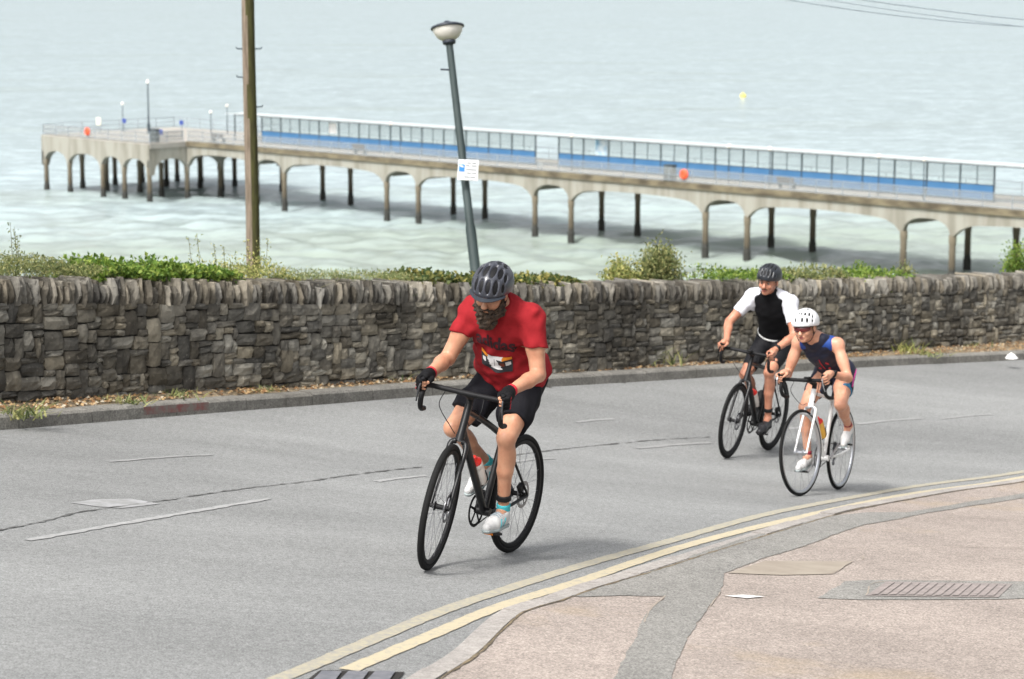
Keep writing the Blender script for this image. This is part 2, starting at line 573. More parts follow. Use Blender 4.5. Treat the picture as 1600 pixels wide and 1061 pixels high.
railing((.3, .1), (S_END, .1))
railing((.3, WID - .1), (S_END, WID - .1), infill=False)
railing((-19.3, -4.25), (-.2, -4.25)); railing((-.2, -4.2), (-.2, -.1), step=2.1)
railing((-19.3, 12.8), (-.2, 12.8), infill=False); railing((-19.3, -4.2), (-19.3, 12.8), infill=False)
railing((-.2, 9.4), (-.2, 12.7), infill=False)

# windbreak shelter down the middle of the pier
SN = 4.3
shelter = empty("windbreak_shelter", pp(7, SN, DECK), "long glazed windbreak with blue lower panels and thin white roof along the pier", "shelter")
def sbuild(mb, name, m, **k):
    o = mb.build(name, m, **k); o.location = -Vector(shelter.location); o.parent = shelter; return o
def sbox(mb, s0, s1, n0, n1, z0, z1): pbox(mb, s0, s1, n0, n1, DECK + z0, DECK + z1)
BAY = 2.965
def dupe(src, loc):
    o = src.copy(); COL.objects.link(o); o.parent = src.parent; o.location = loc; return o
b = MB(); sbox(b, 0, .09, SN - .05, SN + .05, 0, 2.72); post0 = sbuild(b, "post", M_dsteel)
b = MB(); sbox(b, .11, BAY - .02, SN - .035, SN + .035, .1, 1.2); pan0 = sbuild(b, "blue_panel", M_blue)
b = MB(); sbox(b, .11, BAY / 2 + .01, SN - .012, SN + .012, 1.26, 2.62); gl0 = sbuild(b, "glass_pane", M_glass)
b = MB(); sbox(b, BAY / 2 + .015, BAY / 2 + .065, SN - .03, SN + .03, 1.2, 2.68); mu0 = sbuild(b, "mullion", M_dsteel)
b = MB(); sbox(b, .1, BAY - .01, SN - .045, SN + .045, 1.2, 1.26); tr0 = sbuild(b, "rail", M_dsteel)
bR = MB()
sA = [pp(0, 0, 0)]
def roofpiece(s0, s1):
    mb = MB()
    vs = []
    for s in (s0, s1):
        for (n, z) in ((-1.1, 2.80), (0, 2.72), (1.1, 2.80), (1.1, 2.87), (0, 2.80), (-1.1, 2.87)):
            vs.append(pp(s, SN + n, DECK + z))
    mb.add(vs, [(i, (i + 1) % 6, 6 + (i + 1) % 6, 6 + i) for i in range(6)] + [(5, 4, 3, 2, 1, 0), (6, 7, 8, 9, 10, 11)])
    return mb
roof0 = sbuild(roofpiece(0, BAY - .05), "roof_panel", M_roofw)
def at_s(src, s, first=False):
    base = -Vector(shelter.location)
    loc = base + PT * s
    if first: src.location = loc; return src
    return dupe(src, loc)
secs = [(7.0, 13), (48.4, 15)]
fst = True
for (s0, nb) in secs:
    for k in range(nb):
        s = s0 + k * BAY
        at_s(post0, s, fst); at_s(pan0, s, fst); at_s(gl0, s, fst); at_s(mu0, s, fst); at_s(tr0, s, fst)
        at_s(gl0, s + BAY / 2 - .05)
        fst = False
    at_s(post0, s0 + nb * BAY)
nroof = 43
for k in range(nroof):
    s = 2.5 + k * BAY
    at_s(roof0, s, k == 0)
b = MB(); pbox(b, 2.5, 2.5 + nroof * BAY, SN - .06, SN + .06, DECK + 2.62, DECK + 2.719); sbuild(b, "roof_beam", M_dsteel)
for s in (2.6, 4.8, 100, 106, 112, 118, 124, 129): at_s(post0, s)
b = MB(); sbox(b, 17.5, 18.6, SN - .06, SN - .04, 1.5, 2.5); sbuild(b, "notice_board", M_white)
b = MB(); sbox(b, 52.9, 54.2, SN - .075, SN - .05, 1.3, 2.6); sbuild(b, "blue_poster", mat("pale_blue_poster", lin(110, 170, 205), lin(225, 235, 240), rough=.5, scale=1.2))

# lamps, bins, benches, lifebuoys on the pier
def on_pier(px, py, h=0.0): return on_level(px, py, DECK + h)
def pier_lamp(s, n, h, label, glow=.16):
    e = empty("pier_lamp", pp(s, n, DECK), label, "lamp", "globe lamps along the pier")
    o = MB().tube([(0, 0, 0), (0, 0, h)], [.05, .035], n=8).build("lamp_post", M_dsteel, e)
    MB().lathe([(0, -glow), (glow * .7, -glow * .7), (glow, 0), (glow * .7, glow * .7), (0, glow)], (0, 0, h + glow * .8), n=12).build("globe", M_globe, e, smooth=True)
for (s, n, lb) in [(-17.2, 4.5, "globe lamp at the seaward corner of the pier head"),
                   (-6, 10, "globe lamp on the pier head before the shelter's start"),
                   (2.2, 1.6, "globe lamp beside the seaward end of the windbreak shelter"),
                   (29.0, 2.0, "globe lamp near the bench halfway along the first glazed run"),
                   (52.0, 2.2, "globe lamp in front of the pale blue poster"),
                   (69.4, 2.2, "globe lamp between the orange lifebuoy and dark bench"),
                   (73.5, 2.3, "globe lamp just shoreward of the dark bench"),
                   (84.0, 2.3, "globe lamp by the third last glazed bays of the windbreak"),
                   (88.3, 2.0, "globe lamp close to the shoreward end of the blue panels")]:
    pier_lamp(s, n, 2.9, lb)
mast = empty("lighting_mast", pp(-11.8, 4.0, DECK), "tall slim grey mast standing on the pier head", "mast")
MB().tube([(0, 0, 0), (0, 0, 1.1), (0, 0, 1.12), (0, 0, 5.4)], [.17, .17, .09, .06], n=10).build("pole", M_dsteel, mast)
MB().lathe([(0, 0), (.13, .02), (.14, .2), (.05, .42), (0, .42)], (0, 0, 5.38), n=10).build("lamp_head", M_globe, mast)
for (s, n, w, lb) in [(-1.6, -2.6, .9, "grey litter bin at the landward edge of the pier head"), (64.3, .9, .95, "grey litter bin by the railing next to the orange lifebuoy")]:
    e = empty("litter_bin", Matrix.Translation(pp(s, n, DECK)) @ PR.to_4x4(), lb, "bin", "litter bins on the pier")
    MB().box((0, 0, .62), (w, .6, 1.24), bev=.05).build("body", M_bin, e)
    MB().box((0, 0, 1.29), (w + .08, .68, .1), bev=.04).build("lid", M_dsteel, e)
for (s, n, lb) in [(-10.9, -4.32, "orange lifebuoy on the railing of the pier head"), (66.6, .02, "orange lifebuoy on the railing beside the grey bin")]:
    e = empty("lifebuoy", Matrix.Translation(pp(s, n - .05, DECK)) @ PR.to_4x4(), lb, "lifebuoy", "lifebuoys on the pier railing")
    MB().lathe([(.0, -.1), (.34, -.1), (.42, -.04), (.42, .04), (.34, .1), (0, .1)], (0, 0, .72), axis=(0, 1, 0), n=20).build("housing", M_orange, e)
    MB().tube([(.0 + .24 * math.cos(a), -.13, .72 + .24 * math.sin(a)) for a in np.linspace(0, 2 * math.pi, 17)[:-1]], .05, n=8, closed=True).build("ring", M_orange, e, smooth=True)
    MB().box((0, .08, .36), (.08, .06, .72)).build("bracket", M_steel, e)
def bench(s, n, lb, w=1.7):
    e = empty("pier_bench", Matrix.Translation(pp(s, n, DECK)) @ PR.to_4x4(), lb, "bench", "benches on the pier")
    for k in range(3): MB().box((0, -.05 + .13 * k, .45), (w, .11, .05)).build("slat", M_darkw, e)
    for k in range(3): MB().box((0, -.16 - .02 * k, .56 + .14 * k), (w, .04, .12)).build("back_slat", M_darkw, e)
    for sx in (-1, 1):
        MB().box((sx * w * .4, .07, .21), (.07, .36, .43)).build("leg", M_dsteel, e)
        MB().box((sx * w * .4, -.115, .55), (.06, .05, .8)).build("back_support", M_dsteel, e)
bench(3.4, 1.6, "dark bench beside the seaward end of the windbreak", 2.0)
bench(24.6, 2.0, "dark bench before the first glazed run of the windbreak")
bench(75.3, 2.2, "dark bench before the second glazed run of the windbreak")
def small_board(s, n, z, w, h, m, lb, nm="notice_board"):
    e = empty(nm, Matrix.Translation(pp(s, n, DECK)) @ PR.to_4x4(), lb, "sign")
    MB().box((0, 0, (z + h) / 2), (.06, .05, z + h)).build("post", M_steel, e)
    MB().box((0, -.05, z + h / 2), (w, .05, h)).build("panel", m, e)
small_board(-16.6, 1.0, .9, .75, .8, mat("cream_board", lin(224, 222, 200), rough=.6), "cream notice board near the corner of the pier head")
small_board(-13.6, 2.2, 1.2, .6, .45, M_navy, "small blue flag board by the orange lifebuoy on the pier head")
small_board(-7.6, 2.6, .25, .55, .5, M_navy, "low blue board beside the tall mast on the pier head")
small_board(-6.2, 4.2, 1.25, .6, .45, M_navy, "blue flag board on the pier head toward the globe lamp")
small_board(50.0, .5, .3, .5, .42, M_white, "small white notice on the railing before the shelter's second glazed run", "white_notice")
small_board(31.0, .45, .3, .45, .36, M_white, "small white notice on the railing before the shelter's first glazed run", "white_notice")

buoy = empty("marker_buoy", on_level(1161, 152, SEA_Z), "small yellow marker buoy floating far out on the sea", "buoy")
M_yel = mat("buoy_yellow", lin(238, 222, 110), rough=.5)
MB().lathe([(0, -.4), (.4, -.32), (.6, 0), (.5, .35), (.22, .55), (0, .6)], (0, 0, .2), n=14).build("float", M_yel, buoy, smooth=True)
MB().tube([(0, 0, .7), (0, 0, 1.05)], .06, n=6).build("stem", M_yel, buoy)

# ============================================================ ROAD, KERBS, PAVEMENT
def layered_ground(name, base, fine1, fine2, big, fine_scale=170, big_scale=.55, rough=.9, bump=.35, stretch=(1, 1, 1), stain=None, stain_scale=1.0):
    """base colour with aggregate speckle, mottling and stains"""
    m = bpy.data.materials.new(name); m.use_nodes = True
    nd, lk = m.node_tree.nodes, m.node_tree.links
    p = nd['Principled BSDF']; p.inputs['Roughness'].default_value = rough; p.inputs['Specular IOR Level'].default_value = .35
    tc = nd.new('ShaderNodeTexCoord')
    def nz(scale, det=4, st=None, rot=0):
        mp = nd.new('ShaderNodeMapping'); mp.inputs['Scale'].default_value = st or (1, 1, 1); mp.inputs['Rotation'].default_value = (0, 0, rot)
        lk.new(tc.outputs['Object'], mp.inputs['Vector'])
        n = nd.new('ShaderNodeTexNoise'); n.inputs['Scale'].default_value = scale; n.inputs['Detail'].default_value = det
        n.inputs['Roughness'].default_value = .65
        lk.new(mp.outputs[0], n.inputs['Vector']); return n.outputs['Fac']
    def ramp(f, a, b, ca, cb):
        r = nd.new('ShaderNodeValToRGB'); e = r.color_ramp.elements
        e[0].position = a; e[0].color = ca; e[1].position = b; e[1].color = cb
        lk.new(f, r.inputs['Fac']); return r.outputs['Color']
    def mix(kind, fac, a, b):
        x = nd.new('ShaderNodeMix'); x.data_type = 'RGBA'; x.blend_type = kind
        x.inputs['Factor'].default_value = fac
        if isinstance(a, tuple): x.inputs['A'].default_value = a
        else: lk.new(a, x.inputs['A'])
        lk.new(b, x.inputs['B']); return x.outputs['Result']
    g = lambda v: (v, v, v, 1)
    f1 = nz(fine_scale, 2)
    c = mix('MULTIPLY', 1.0, base, ramp(f1, .3, .7, g(fine1), g(fine2)))
    c = mix('MULTIPLY', 1.0, c, ramp(nz(fine_scale * .25, 3), .35, .65, g(.86), g(1.12)))
    c = mix('MULTIPLY', 1.0, c, ramp(nz(big_scale, 5, stretch, .75), .35, .68, g(big), g(1.06)))
    if stain is not None:
        x = nd.new('ShaderNodeMix'); x.data_type = 'RGBA'
        lk.new(ramp(nz(stain_scale, 6), .56, .75, g(0), g(.6)), x.inputs['Factor'])
        lk.new(c, x.inputs['A']); x.inputs['B'].default_value = stain
        c = x.outputs['Result']
    lk.new(c, p.inputs['Base Color'])
    bp = nd.new('ShaderNodeBump'); bp.inputs['Strength'].default_value = bump; bp.inputs['Distance'].default_value = .006
    lk.new(f1, bp.inputs['Height']); lk.new(bp.outputs[0], p.inputs['Normal'])
    return m

M_road = layered_ground("worn_asphalt", (.238, .242, .237, 1), .58, 1.42, .74, fine_scale=115, big_scale=.42, stretch=(.45, 1.3, 1))
M_pave = layered_ground("pinkish_pavement_tarmac", (.325, .278, .245, 1), .54, 1.44, .82, fine_scale=85, big_scale=1.0, stain=lin(160, 140, 106), stain_scale=.6)
M_patch = layered_ground("grey_reinstatement_tarmac", (.232, .225, .208, 1), .52, 1.46, .86, fine_scale=90, big_scale=1.6)
M_kerbl = layered_ground("pale_concrete_kerb", (.36, .335, .31, 1), .82, 1.14, .8, fine_scale=90, big_scale=2.5)
M_kerbd = layered_ground("weathered_granite_kerb", (.225, .215, .192, 1), .65, 1.35, .68, fine_scale=70, big_scale=2.2, stain=lin(66, 62, 54), stain_scale=1.5)
M_earth = layered_ground("dry_leafy_earth", (.235, .185, .12, 1), .5, 1.5, .7, fine_scale=55, big_scale=2.0, stain=lin(96, 84, 58), stain_scale=2.0)

def worn_paint(name, col, lo, hi, under=(.24, .242, .236, 1), scale=28):
    m = bpy.data.materials.new(name); m.use_nodes = True
    nd, lk = m.node_tree.nodes, m.node_tree.links
    p = nd['Principled BSDF']; p.inputs['Roughness'].default_value = .85
    tc = nd.new('ShaderNodeTexCoord'); n = nd.new('ShaderNodeTexNoise')
    n.inputs['Scale'].default_value = scale; n.inputs['Detail'].default_value = 7; n.inputs['Roughness'].default_value = .75
    lk.new(tc.outputs['Object'], n.inputs['Vector'])
    r = nd.new('ShaderNodeValToRGB'); e = r.color_ramp.elements
    e[0].position = lo; e[0].color = under; e[1].position = hi; e[1].color = col
    lk.new(n.outputs['Fac'], r.inputs['Fac']); lk.new(r.outputs[0], p.inputs['Base Color'])
    return m
M_yellow1 = worn_paint("worn_yellow_line", (.39, .35, .25, 1), .32, .60)
M_yellow2 = worn_paint("fresher_yellow_line", (.46, .40, .275, 1), .27, .50)
M_whiteline = worn_paint("worn_white_line", (.37, .37, .365, 1), .36, .66)
M_faint = worn_paint("faint_white_line", (.30, .30, .295, 1), .42, .70)
M_seam = worn_paint("dark_tar_seam", (.07, .07, .067, 1), .38, .54, scale=9)

def sheet(name, x0, x1, y0, y1, step, off, m):
    nx, ny = int((x1 - x0) / step) + 1, int((y1 - y0) / step) + 1
    X, Y = np.meshgrid(np.linspace(x0, x1, nx), np.linspace(y0, y1, ny), indexing='ij')
    xy = np.stack([X.ravel(), Y.ravel()], -1)
    z = np.concatenate([ground_np(c) for c in np.array_split(xy, 40)]) + off
    idx = np.arange(nx * ny).reshape(nx, ny)
    q = np.stack([idx[:-1, :-1], idx[1:, :-1], idx[1:, 1:], idx[:-1, 1:]], -1).reshape(-1, 4)
    me = bpy.data.meshes.new(name); me.from_pydata(np.column_stack([xy, z]).tolist(), [], q.tolist())
    me.polygons.foreach_set('use_smooth', [True] * len(me.polygons))
    me.materials.append(m); me.update()
    o = bpy.data.objects.new(name, me); COL.objects.link(o)
    return o

# --- survey lines
def path_of(pxs, step=.12, ext0=0.0, ext1=0.0, off=0.0):
    pts = [hit(p[0], p[1], off) for p in pxs]
    pts = [V(p.x, p.y, 0) for p in pts]
    if ext0: pts.insert(0, pts[0] + (pts[0] - pts[1]).normalized() * ext0)
    if ext1: pts.append(pts[-1] + (pts[-1] - pts[-2]).normalized() * ext1)
    return resample(catmull(pts, 12), step)
def normals2d(path):
    out = []
    for i in range(len(path)):
        t = (path[min(i + 1, len(path) - 1)] - path[max(i - 1, 0)]).normalized()
        out.append(V(-t.y, t.x, 0))
    return out
def strip(name, path, w0, w1, off, m, parent=None, jag=0.0, cross=1, kind=None, seed=0):
    """ribbon along a path from side offset w0 to w1, draped on the ground"""
    N = normals2d(path); r = random.Random(seed)
    rows = []
    for p, n in zip(path, N):
        row = []
        for k in range(cross + 1):
            a = w0 + (w1 - w0) * k / cross
            j = (r.random() - .5) * jag if k in (0, cross) else 0
            row.append(p + n * (a + j))
        rows.append(row)
    flat = drape([q for row in rows for q in row], 0)
    offs = off if callable(off) else (lambda i: off)
    c = cross + 1
    for i in range(len(rows)):
        for k in range(c): flat[i * c + k].z += offs(i)
    mb = MB()
    fs = [(i * c + k, i * c + k + 1, (i + 1) * c + k + 1, (i + 1) * c + k) for i in range(len(rows) - 1) for k in range(cross)]
    mb.add(flat, fs)
    o = mb.build(name, m, parent, smooth=True)
    me = o.data
    if sum(p.normal.z for p in me.polygons) < 0: me.flip_normals()
    if kind: o["kind"] = kind
    return o
def patch(name, pxs, off, m, parent=None, world=None, kind='structure'):
    """a flat-laid piece with a surveyed outline, draped on the ground"""
    pts = world if world else [hit(*p) for p in pxs]
    if name == "tarmac_patch":       # ragged cut edges
        fine = []
        for a, c in zip(pts, pts[1:] + pts[:1]):
            k = max(1, int((c - a).length / .05))
            for q in range(k):
                p = a.lerp(c, q / k); nn = mnoise.noise_vector(V(p.x * 6, p.y * 6, 0)) * .012 + mnoise.noise_vector(V(p.x * 22, p.y * 22, 3)) * .006
                fine.append(V(p.x + nn.x, p.y + nn.y, p.z))
        pts = fine
    bm = bmesh.new()
    f = bm.faces.new([bm.verts.new((p.x, p.y, 0)) for p in pts])
    bmesh.ops.triangulate(bm, faces=[f])
    for _ in range(5):
        e = [e for e in bm.edges if e.calc_length() > .22]
        if not e: break
        bmesh.ops.subdivide_edges(bm, edges=e, cuts=1)
        bmesh.ops.triangulate(bm, faces=bm.faces[:])
    z = ground_np(np.array([[v.co.x, v.co.y] for v in bm.verts]))
    for v, zz in zip(bm.verts, z): v.co.z = zz + off
    for f in bm.faces: f.normal_update()
    if sum(f.normal.z for f in bm.faces) < 0:
        bmesh.ops.reverse_faces(bm, faces=bm.faces[:])
    me = bpy.data.meshes.new(name); bm.to_mesh(me); bm.free()
    me.polygons.foreach_set('use_smooth', [True] * len(me.polygons))
    me.materials.append(m)
    o = bpy.data.objects.new(name, me); COL.objects.link(o)
    if parent: o.parent = parent
    elif kind: o["kind"] = kind
    return o


far_kerb = path_of([(0, 672), (212, 655), (425, 638), (640, 621), (850, 605), (1040, 594), (1225, 582), (1410, 571), (1600, 562)], .1, 3.0, 3.5)
near_kerb = path_of([(642, 1061), (702, 1023), (772, 962), (840, 940), (900, 919), (970, 899), (1060, 871), (1195, 830), (1330, 794), (1465, 770), (1600, 750)], .08, 1.4, 6.0)
WALL_PX = [(0, 627), (212, 615), (425, 603), (640, 590), (850, 579), (1040, 568), (1225, 557), (1410, 545), (1600, 532)]
wall_base = path_of(WALL_PX, .05, 3.0, 4.0, off=.13)

road = tag(sheet("road", -9, 13, 4.0, 36, .2, 0.0, M_road), kind='structure')
def trim_road():          # the carriageway stops under the verge
    bm = bmesh.new(); bm.from_mesh(road.data)
    W = np.array([[p.x, p.y] for p in wall_base[::4]]); Nw = normals2d(wall_base)[::4]; sg = 1 if Nw[len(Nw) // 2].y > 0 else -1
    dead = []
    for v in bm.verts:
        k = int(((W - np.array([v.co.x, v.co.y])) ** 2).sum(1).argmin())
        if (v.co.x - W[k, 0]) * Nw[k].x * sg + (v.co.y - W[k, 1]) * Nw[k].y * sg > .05: dead.append(v)
    bmesh.ops.delete(bm, geom=dead, context='VERTS'); bm.to_mesh(road.data); bm.free()
trim_road()

# far kerb: individual stones
def kerb_stones(parent, path, w0, w1, h, length, m, gap=.008, seed=1, hfun=None):
    """each stone follows the road edge, w0 = road face, w1 = back (side offsets)"""
    r = random.Random(seed)
    step = (path[1] - path[0]).length
    i = 0
    while i < len(path) - 3:
        n = int(length * r.uniform(.85, 1.1) / step)
        j = min(i + n, len(path) - 1)
        if len(path) - 1 - j < n * .4: j = len(path) - 1
        seg = path[i:j + 1]
        N = normals2d(path)[i:j + 1] if len(path) < 3 else [normals_cache[id(path)][q] for q in range(i, j + 1)]
        k = max(2, len(seg) // 4); ids = sorted(set([0] + list(range(0, len(seg), k)) + [len(seg) - 1]))
        rows = []
        dz = r.uniform(-.006, .006)
        for t_, q in enumerate(ids):
            p = seg[q].copy()
            tang = (seg[min(q + 1, len(seg) - 1)] - seg[max(q - 1, 0)]).normalized()
            if q == 0: p += tang * gap / 2
            if q == len(seg) - 1: p -= tang * gap / 2
            H = hfun(i + q) if hfun else h
            sgn = 1 if w1 > w0 else -1
            bv = .018
            prof = [(w0, -.06), (w0, H - bv), (w0 + sgn * bv, H), (w1 - sgn * .004, H), (w1, -.06)]
            rows.append([(p + N[q] * a, z + dz) for a, z in prof])
        flat = drape([x[0] for row in rows for x in row], 0)
        zs = [x[1] for row in rows for x in row]
        for v_, z_ in zip(flat, zs): v_.z += z_
        c = 5
        fs = [(a * c + b_, a * c + (b_ + 1) % c, (a + 1) * c + (b_ + 1) % c, (a + 1) * c + b_) for a in range(len(rows) - 1) for b_ in range(c)]
        fs += [tuple(range(c)), tuple((len(rows) - 1) * c + b_ for b_ in range(c))]
        mb = MB(); mb.add(flat, fs)
        mm = m
        o = mb.build("kerb_stone", mm, parent)
        i = j
normals_cache = {id(far_kerb): normals2d(far_kerb), id(near_kerb): normals2d(near_kerb)}
kerb_far = empty("kerb"); kerb_far["kind"] = 'structure'
kerb_stones(kerb_far, far_kerb, 0.0, .15, .105, .92, M_kerbd, seed=3)
# faded red paint left on one stretch of the kerb face
red = [i for i, p in enumerate(far_kerb) if -2.95 < p.x < -2.45]
rp_ = MB()
rows = []
for i in red:
    p, n = far_kerb[i], normals_cache[id(far_kerb)][i]
    a = drape([p - n * .0035, p - n * .0035], 0)
    rows.append((a[0] + V(0, 0, .03), a[1] + V(0, 0, .095)))
for a, c in zip(rows[:-1], rows[1:]): rp_.quad(a[0], c[0], c[1], a[1])
rp_.build("red_paint_mark", worn_paint("faded_red_paint", (.20, .07, .065, 1), .40, .62, under=(.17, .16, .14, 1), scale=14), kerb_far)

# verge between kerb and wall
def verge():
    N = normals_cache[id(far_kerb)]
    fk = far_kerb; mb = MB(); pts = []
    cross = 8
    for i in range(0, len(fk), 2):
        p = fk[i]; q = min(wall_base, key=lambda w: (w - p).length_squared)
        a = p + N[i] * .148; b_ = q + (q - p).normalized() * .25
        for k in range(cross + 1): pts.append(a.lerp(b_, k / cross))
    fl = drape(pts, 0); c = cross + 1
    for k, v_ in enumerate(fl):
        t = (k % c) / cross
        v_.z += .095 + .045 * t + .02 * mnoise.noise(v_ * 4.0)
    n = len(fl) // c
    mb.add(fl, [(i * c + k, i * c + k + 1, (i + 1) * c + k + 1, (i + 1) * c + k) for i in range(n - 1) for k in range(cross)])
    o = mb.build("verge", M_earth, smooth=True)
    if sum(p.normal.z for p in o.data.polygons) < 0: o.data.flip_normals()
    return tag(o, kind='structure'), fl, c
verge_o, verge_pts, verge_c = verge()

# dry leaves and small stones on the verge: nobody could count them
def litter():
    r = random.Random(5); mb = MB()
    n = len(verge_pts) // verge_c
    for _ in range(9500):
        i = r.randrange(n - 1); k = r.randrange(verge_c - 2)
        A, B, C_, D = verge_pts[i * verge_c + k], verge_pts[i * verge_c + k + 1], verge_pts[(i + 1) * verge_c + k], verge_pts[(i + 1) * verge_c + k + 1]
        s, t = r.random(), r.random()
        p = A.lerp(B, s).lerp(C_.lerp(D, s), t) + V(0, 0, .012)
        if mnoise.noise(p * 1.3) < -.15 and r.random() < .55: continue
        sz = r.uniform(.009, .026) * (1.2 if p.x < 0 else 1)
        a = r.uniform(0, 6.28); d = V(math.cos(a), math.sin(a), r.uniform(-.3, .5)).normalized(); e = V(-math.sin(a), math.cos(a), r.uniform(-.4, .4)) * .6
        mi = r.choice((0, 0, 1, 1, 2, 3))
        if r.random() < .35:      # pebble
            vs = [p + V(x, y, z) * sz for x, y, z in ((.7, 0, 0), (0, .6, 0), (-.7, 0, 0), (0, -.6, 0), (.1, 0, .6), (0, 0, -.5))]
            mb.add(vs, [(0, 1, 4), (1, 2, 4), (2, 3, 4), (3, 0, 4)], mi)
        else:
            mb.add([p + d * sz, p + e * sz + V(0, 0, .006), p - d * sz, p - e * sz + V(0, 0, .008), p + V(0, 0, .004)], [(0, 1, 4), (1, 2, 4), (2, 3, 4), (3, 0, 4)], mi)
    o = mb.build("leaf_litter", [mat("litter_tan", lin(166, 138, 100), rough=.9), mat("litter_brown", lin(126, 94, 62), rough=.9),
                                 mat("litter_dark", lin(92, 72, 52), rough=.9), mat("litter_pale", lin(176, 166, 146), rough=.9)], fixn=False)
    tag(o, "dry brown leaves and small stones lying along the foot of the wall", "leaf litter", kind='stuff')
litter()

# near pavement
def raise_near(i):
    p = near_kerb[i]
    return .022
NK = normals_cache[id(near_kerb)]
# decide which side is pavement (the right of the kerb, away from the road)
side = -1.0 if (NK[40].x > 0) == False else 1.0
side = 1.0 if (near_kerb[40] + NK[40] * .5 - V(3, 8, 0)).length < (near_kerb[40] - NK[40] * .5 - V(3, 8, 0)).length else -1.0
def pavement():
    mb = MB(); pts = []; cross = [.13] + [round(.3 + .14 * q, 3) for q in range(36)] + [5.8, 6.6, 7.5]
    ids = list(range(0, len(near_kerb), 2))
    for i in ids:
        for c in cross: pts.append(near_kerb[i] + V(.62, -.78, 0) * c if c > .2 else near_kerb[i] + NK[i] * side * c)
    fl = drape(pts, 0); n = len(cross)
    for a, i in enumerate(ids):
        for k in range(n): fl[a * n + k].z += raise_near(i)
    mb.add(fl, [(i * n + k, i * n + k + 1, (i + 1) * n + k + 1, (i + 1) * n + k) for i in range(len(ids) - 1) for k in range(n - 1)])
    o = mb.build("pavement", M_pave, smooth=True)
    if sum(p.normal.z for p in o.data.polygons) < 0: o.data.flip_normals()
    return tag(o, kind='structure')
PAVE_X = 0.018
pav = pavement()
kerb_near = empty("kerb"); kerb_near["kind"] = 'structure'
kerb_stones(kerb_near, near_kerb, 0.0, .125 * side, .03, .9, M_kerbl, seed=8, hfun=lambda i: raise_near(min(i, len(near_kerb) - 1)) + .004)
# gritty joint behind the kerb
strip("kerb_joint", [p + NK[i] * side * .135 for i, p in enumerate(near_kerb)], -.006, .006, lambda i: raise_near(i) + .005, mat("dirty_joint", lin(130, 116, 92), lin(84, 76, 62), rough=.95, scale=14), jag=.012, kind='structure')

# road paint
marks = [("yellow_line", [(430, 1064), (450, 1056), (495, 1038), (600, 993), (720, 945), (900, 887), (1060, 842), (1240, 795), (1420, 762), (1600, 737)], .085, M_yellow1),
         ("yellow_line", [(545, 1048), (561, 1041), (660, 999), (780, 949), (900, 911), (1060, 857), (1240, 811), (1420, 773), (1600, 746)], .085, M_yellow2)]
for k, (nm, px, w, m) in enumerate(marks):
    pth = path_of(px, .08, 0.0, 5.0)
    strip(nm, pth, -w / 2, w / 2, .004 + .0005 * k, m, jag=.008, kind='structure', seed=k)
for k, (a, c, w, m) in enumerate([((44, 845), (420, 780), .055, M_whiteline), ((588, 753), (664, 744), .05, M_whiteline), ((800, 722), (866, 717), .06, M_faint),
                               ((995, 701), (1110, 692), .06, M_faint), ((1340, 663), (1440, 654), .06, M_faint), ((1470, 655), (1550, 648), .05, M_faint),
                               ((1225, 671), (1300, 665), .06, M_faint), ((170, 722), (330, 711), .05, M_faint), ((900, 660), (960, 655), .05, M_faint)]):
    pth = path_of([a, ((a[0] + c[0]) / 2, (a[1] + c[1]) / 2 - 1), c], .08)
    strip("centre_line_dash", pth, -w / 2, w / 2, .0042, m, jag=.02, kind='structure', seed=20 + k)
seam = path_of([(-40, 838), (0, 829), (60, 817), (120, 802), (165, 795), (230, 786), (300, 776), (380, 764), (470, 754), (560, 741), (650, 731), (760, 718), (870, 703), (1010, 689), (1110, 683)], .06)
strip("tar_seam", seam, -.008, .008, .0047, M_seam, jag=.022, kind='structure', seed=6)
patch("pale_scuff", [(110, 786), (150, 781), (205, 780), (250, 788), (190, 795), (150, 792)], .0038, worn_paint("pale_scuff_paint", (.37, .37, .38, 1), .42, .70, scale=7))

def z4(x, y): return (880 + x / 2.222, 720 + y / 2.222)
patch("tarmac_patch", [z4(*p) for p in [(30, 484), (160, 446), (330, 384), (520, 318), (700, 259), (840, 223), (930, 203), (1060, 190), (1190, 190), (1260, 179), (1420, 150), (1620, 118), (1620, 134), (1430, 165), (1240, 196), (1160, 215), (1040, 235), (930, 272), (830, 312),
                                        (700, 350), (560, 405), (545, 470), (500, 530), (430, 630), (375, 770), (330, 880), (120, 880), (180, 770), (232, 660), (262, 600), (288, 545), (360, 487), (200, 484), (60, 488)]], .0256, M_patch)
patch("tarmac_patch", [z4(*p) for p in [(885, 492), (978, 432), (1112, 428), (1600, 434), (1640, 440), (1640, 492), (1500, 496), (1040, 498)]], .0256, M_patch)
cover = empty("inspection_cover", hit(1455, 930), "pinkish ribbed rectangular inspection cover set in grey tarmac on the pavement", "manhole cover")
M_cov = mat("ribbed_cover_infill", lin(150, 140, 136), lin(130, 122, 118), rough=.85, scale=14, bump=.3)
M_iron = mat("cast_iron_edge", lin(132, 124, 120), lin(142, 134, 129), rough=.7, scale=20)
def cov_pt(u, v):
    a, b_, c, d = [hit(*z4(*p)) for p in [(1050, 486), (1120, 436), (1560, 444), (1510, 492)]]
    return a.lerp(d, u).lerp(b_.lerp(c, u), v)
def cov_part(u0, u1, v0, v1, off, name, m):
    pts = [cov_pt(u0, v0), cov_pt(u1, v0), cov_pt(u1, v1), cov_pt(u0, v1)]
    o = patch(name, None, off, m, world=pts, kind=None)
    o.location = -Vector(cover.location); o.parent = cover
cov_part(0, 1, 0, 1, .0290, "frame", M_iron)
for k in range(14):
    cov_part(.03 + k * .0675, .03 + k * .0675 + .05, .06, .93, .0330, "rib", M_cov)
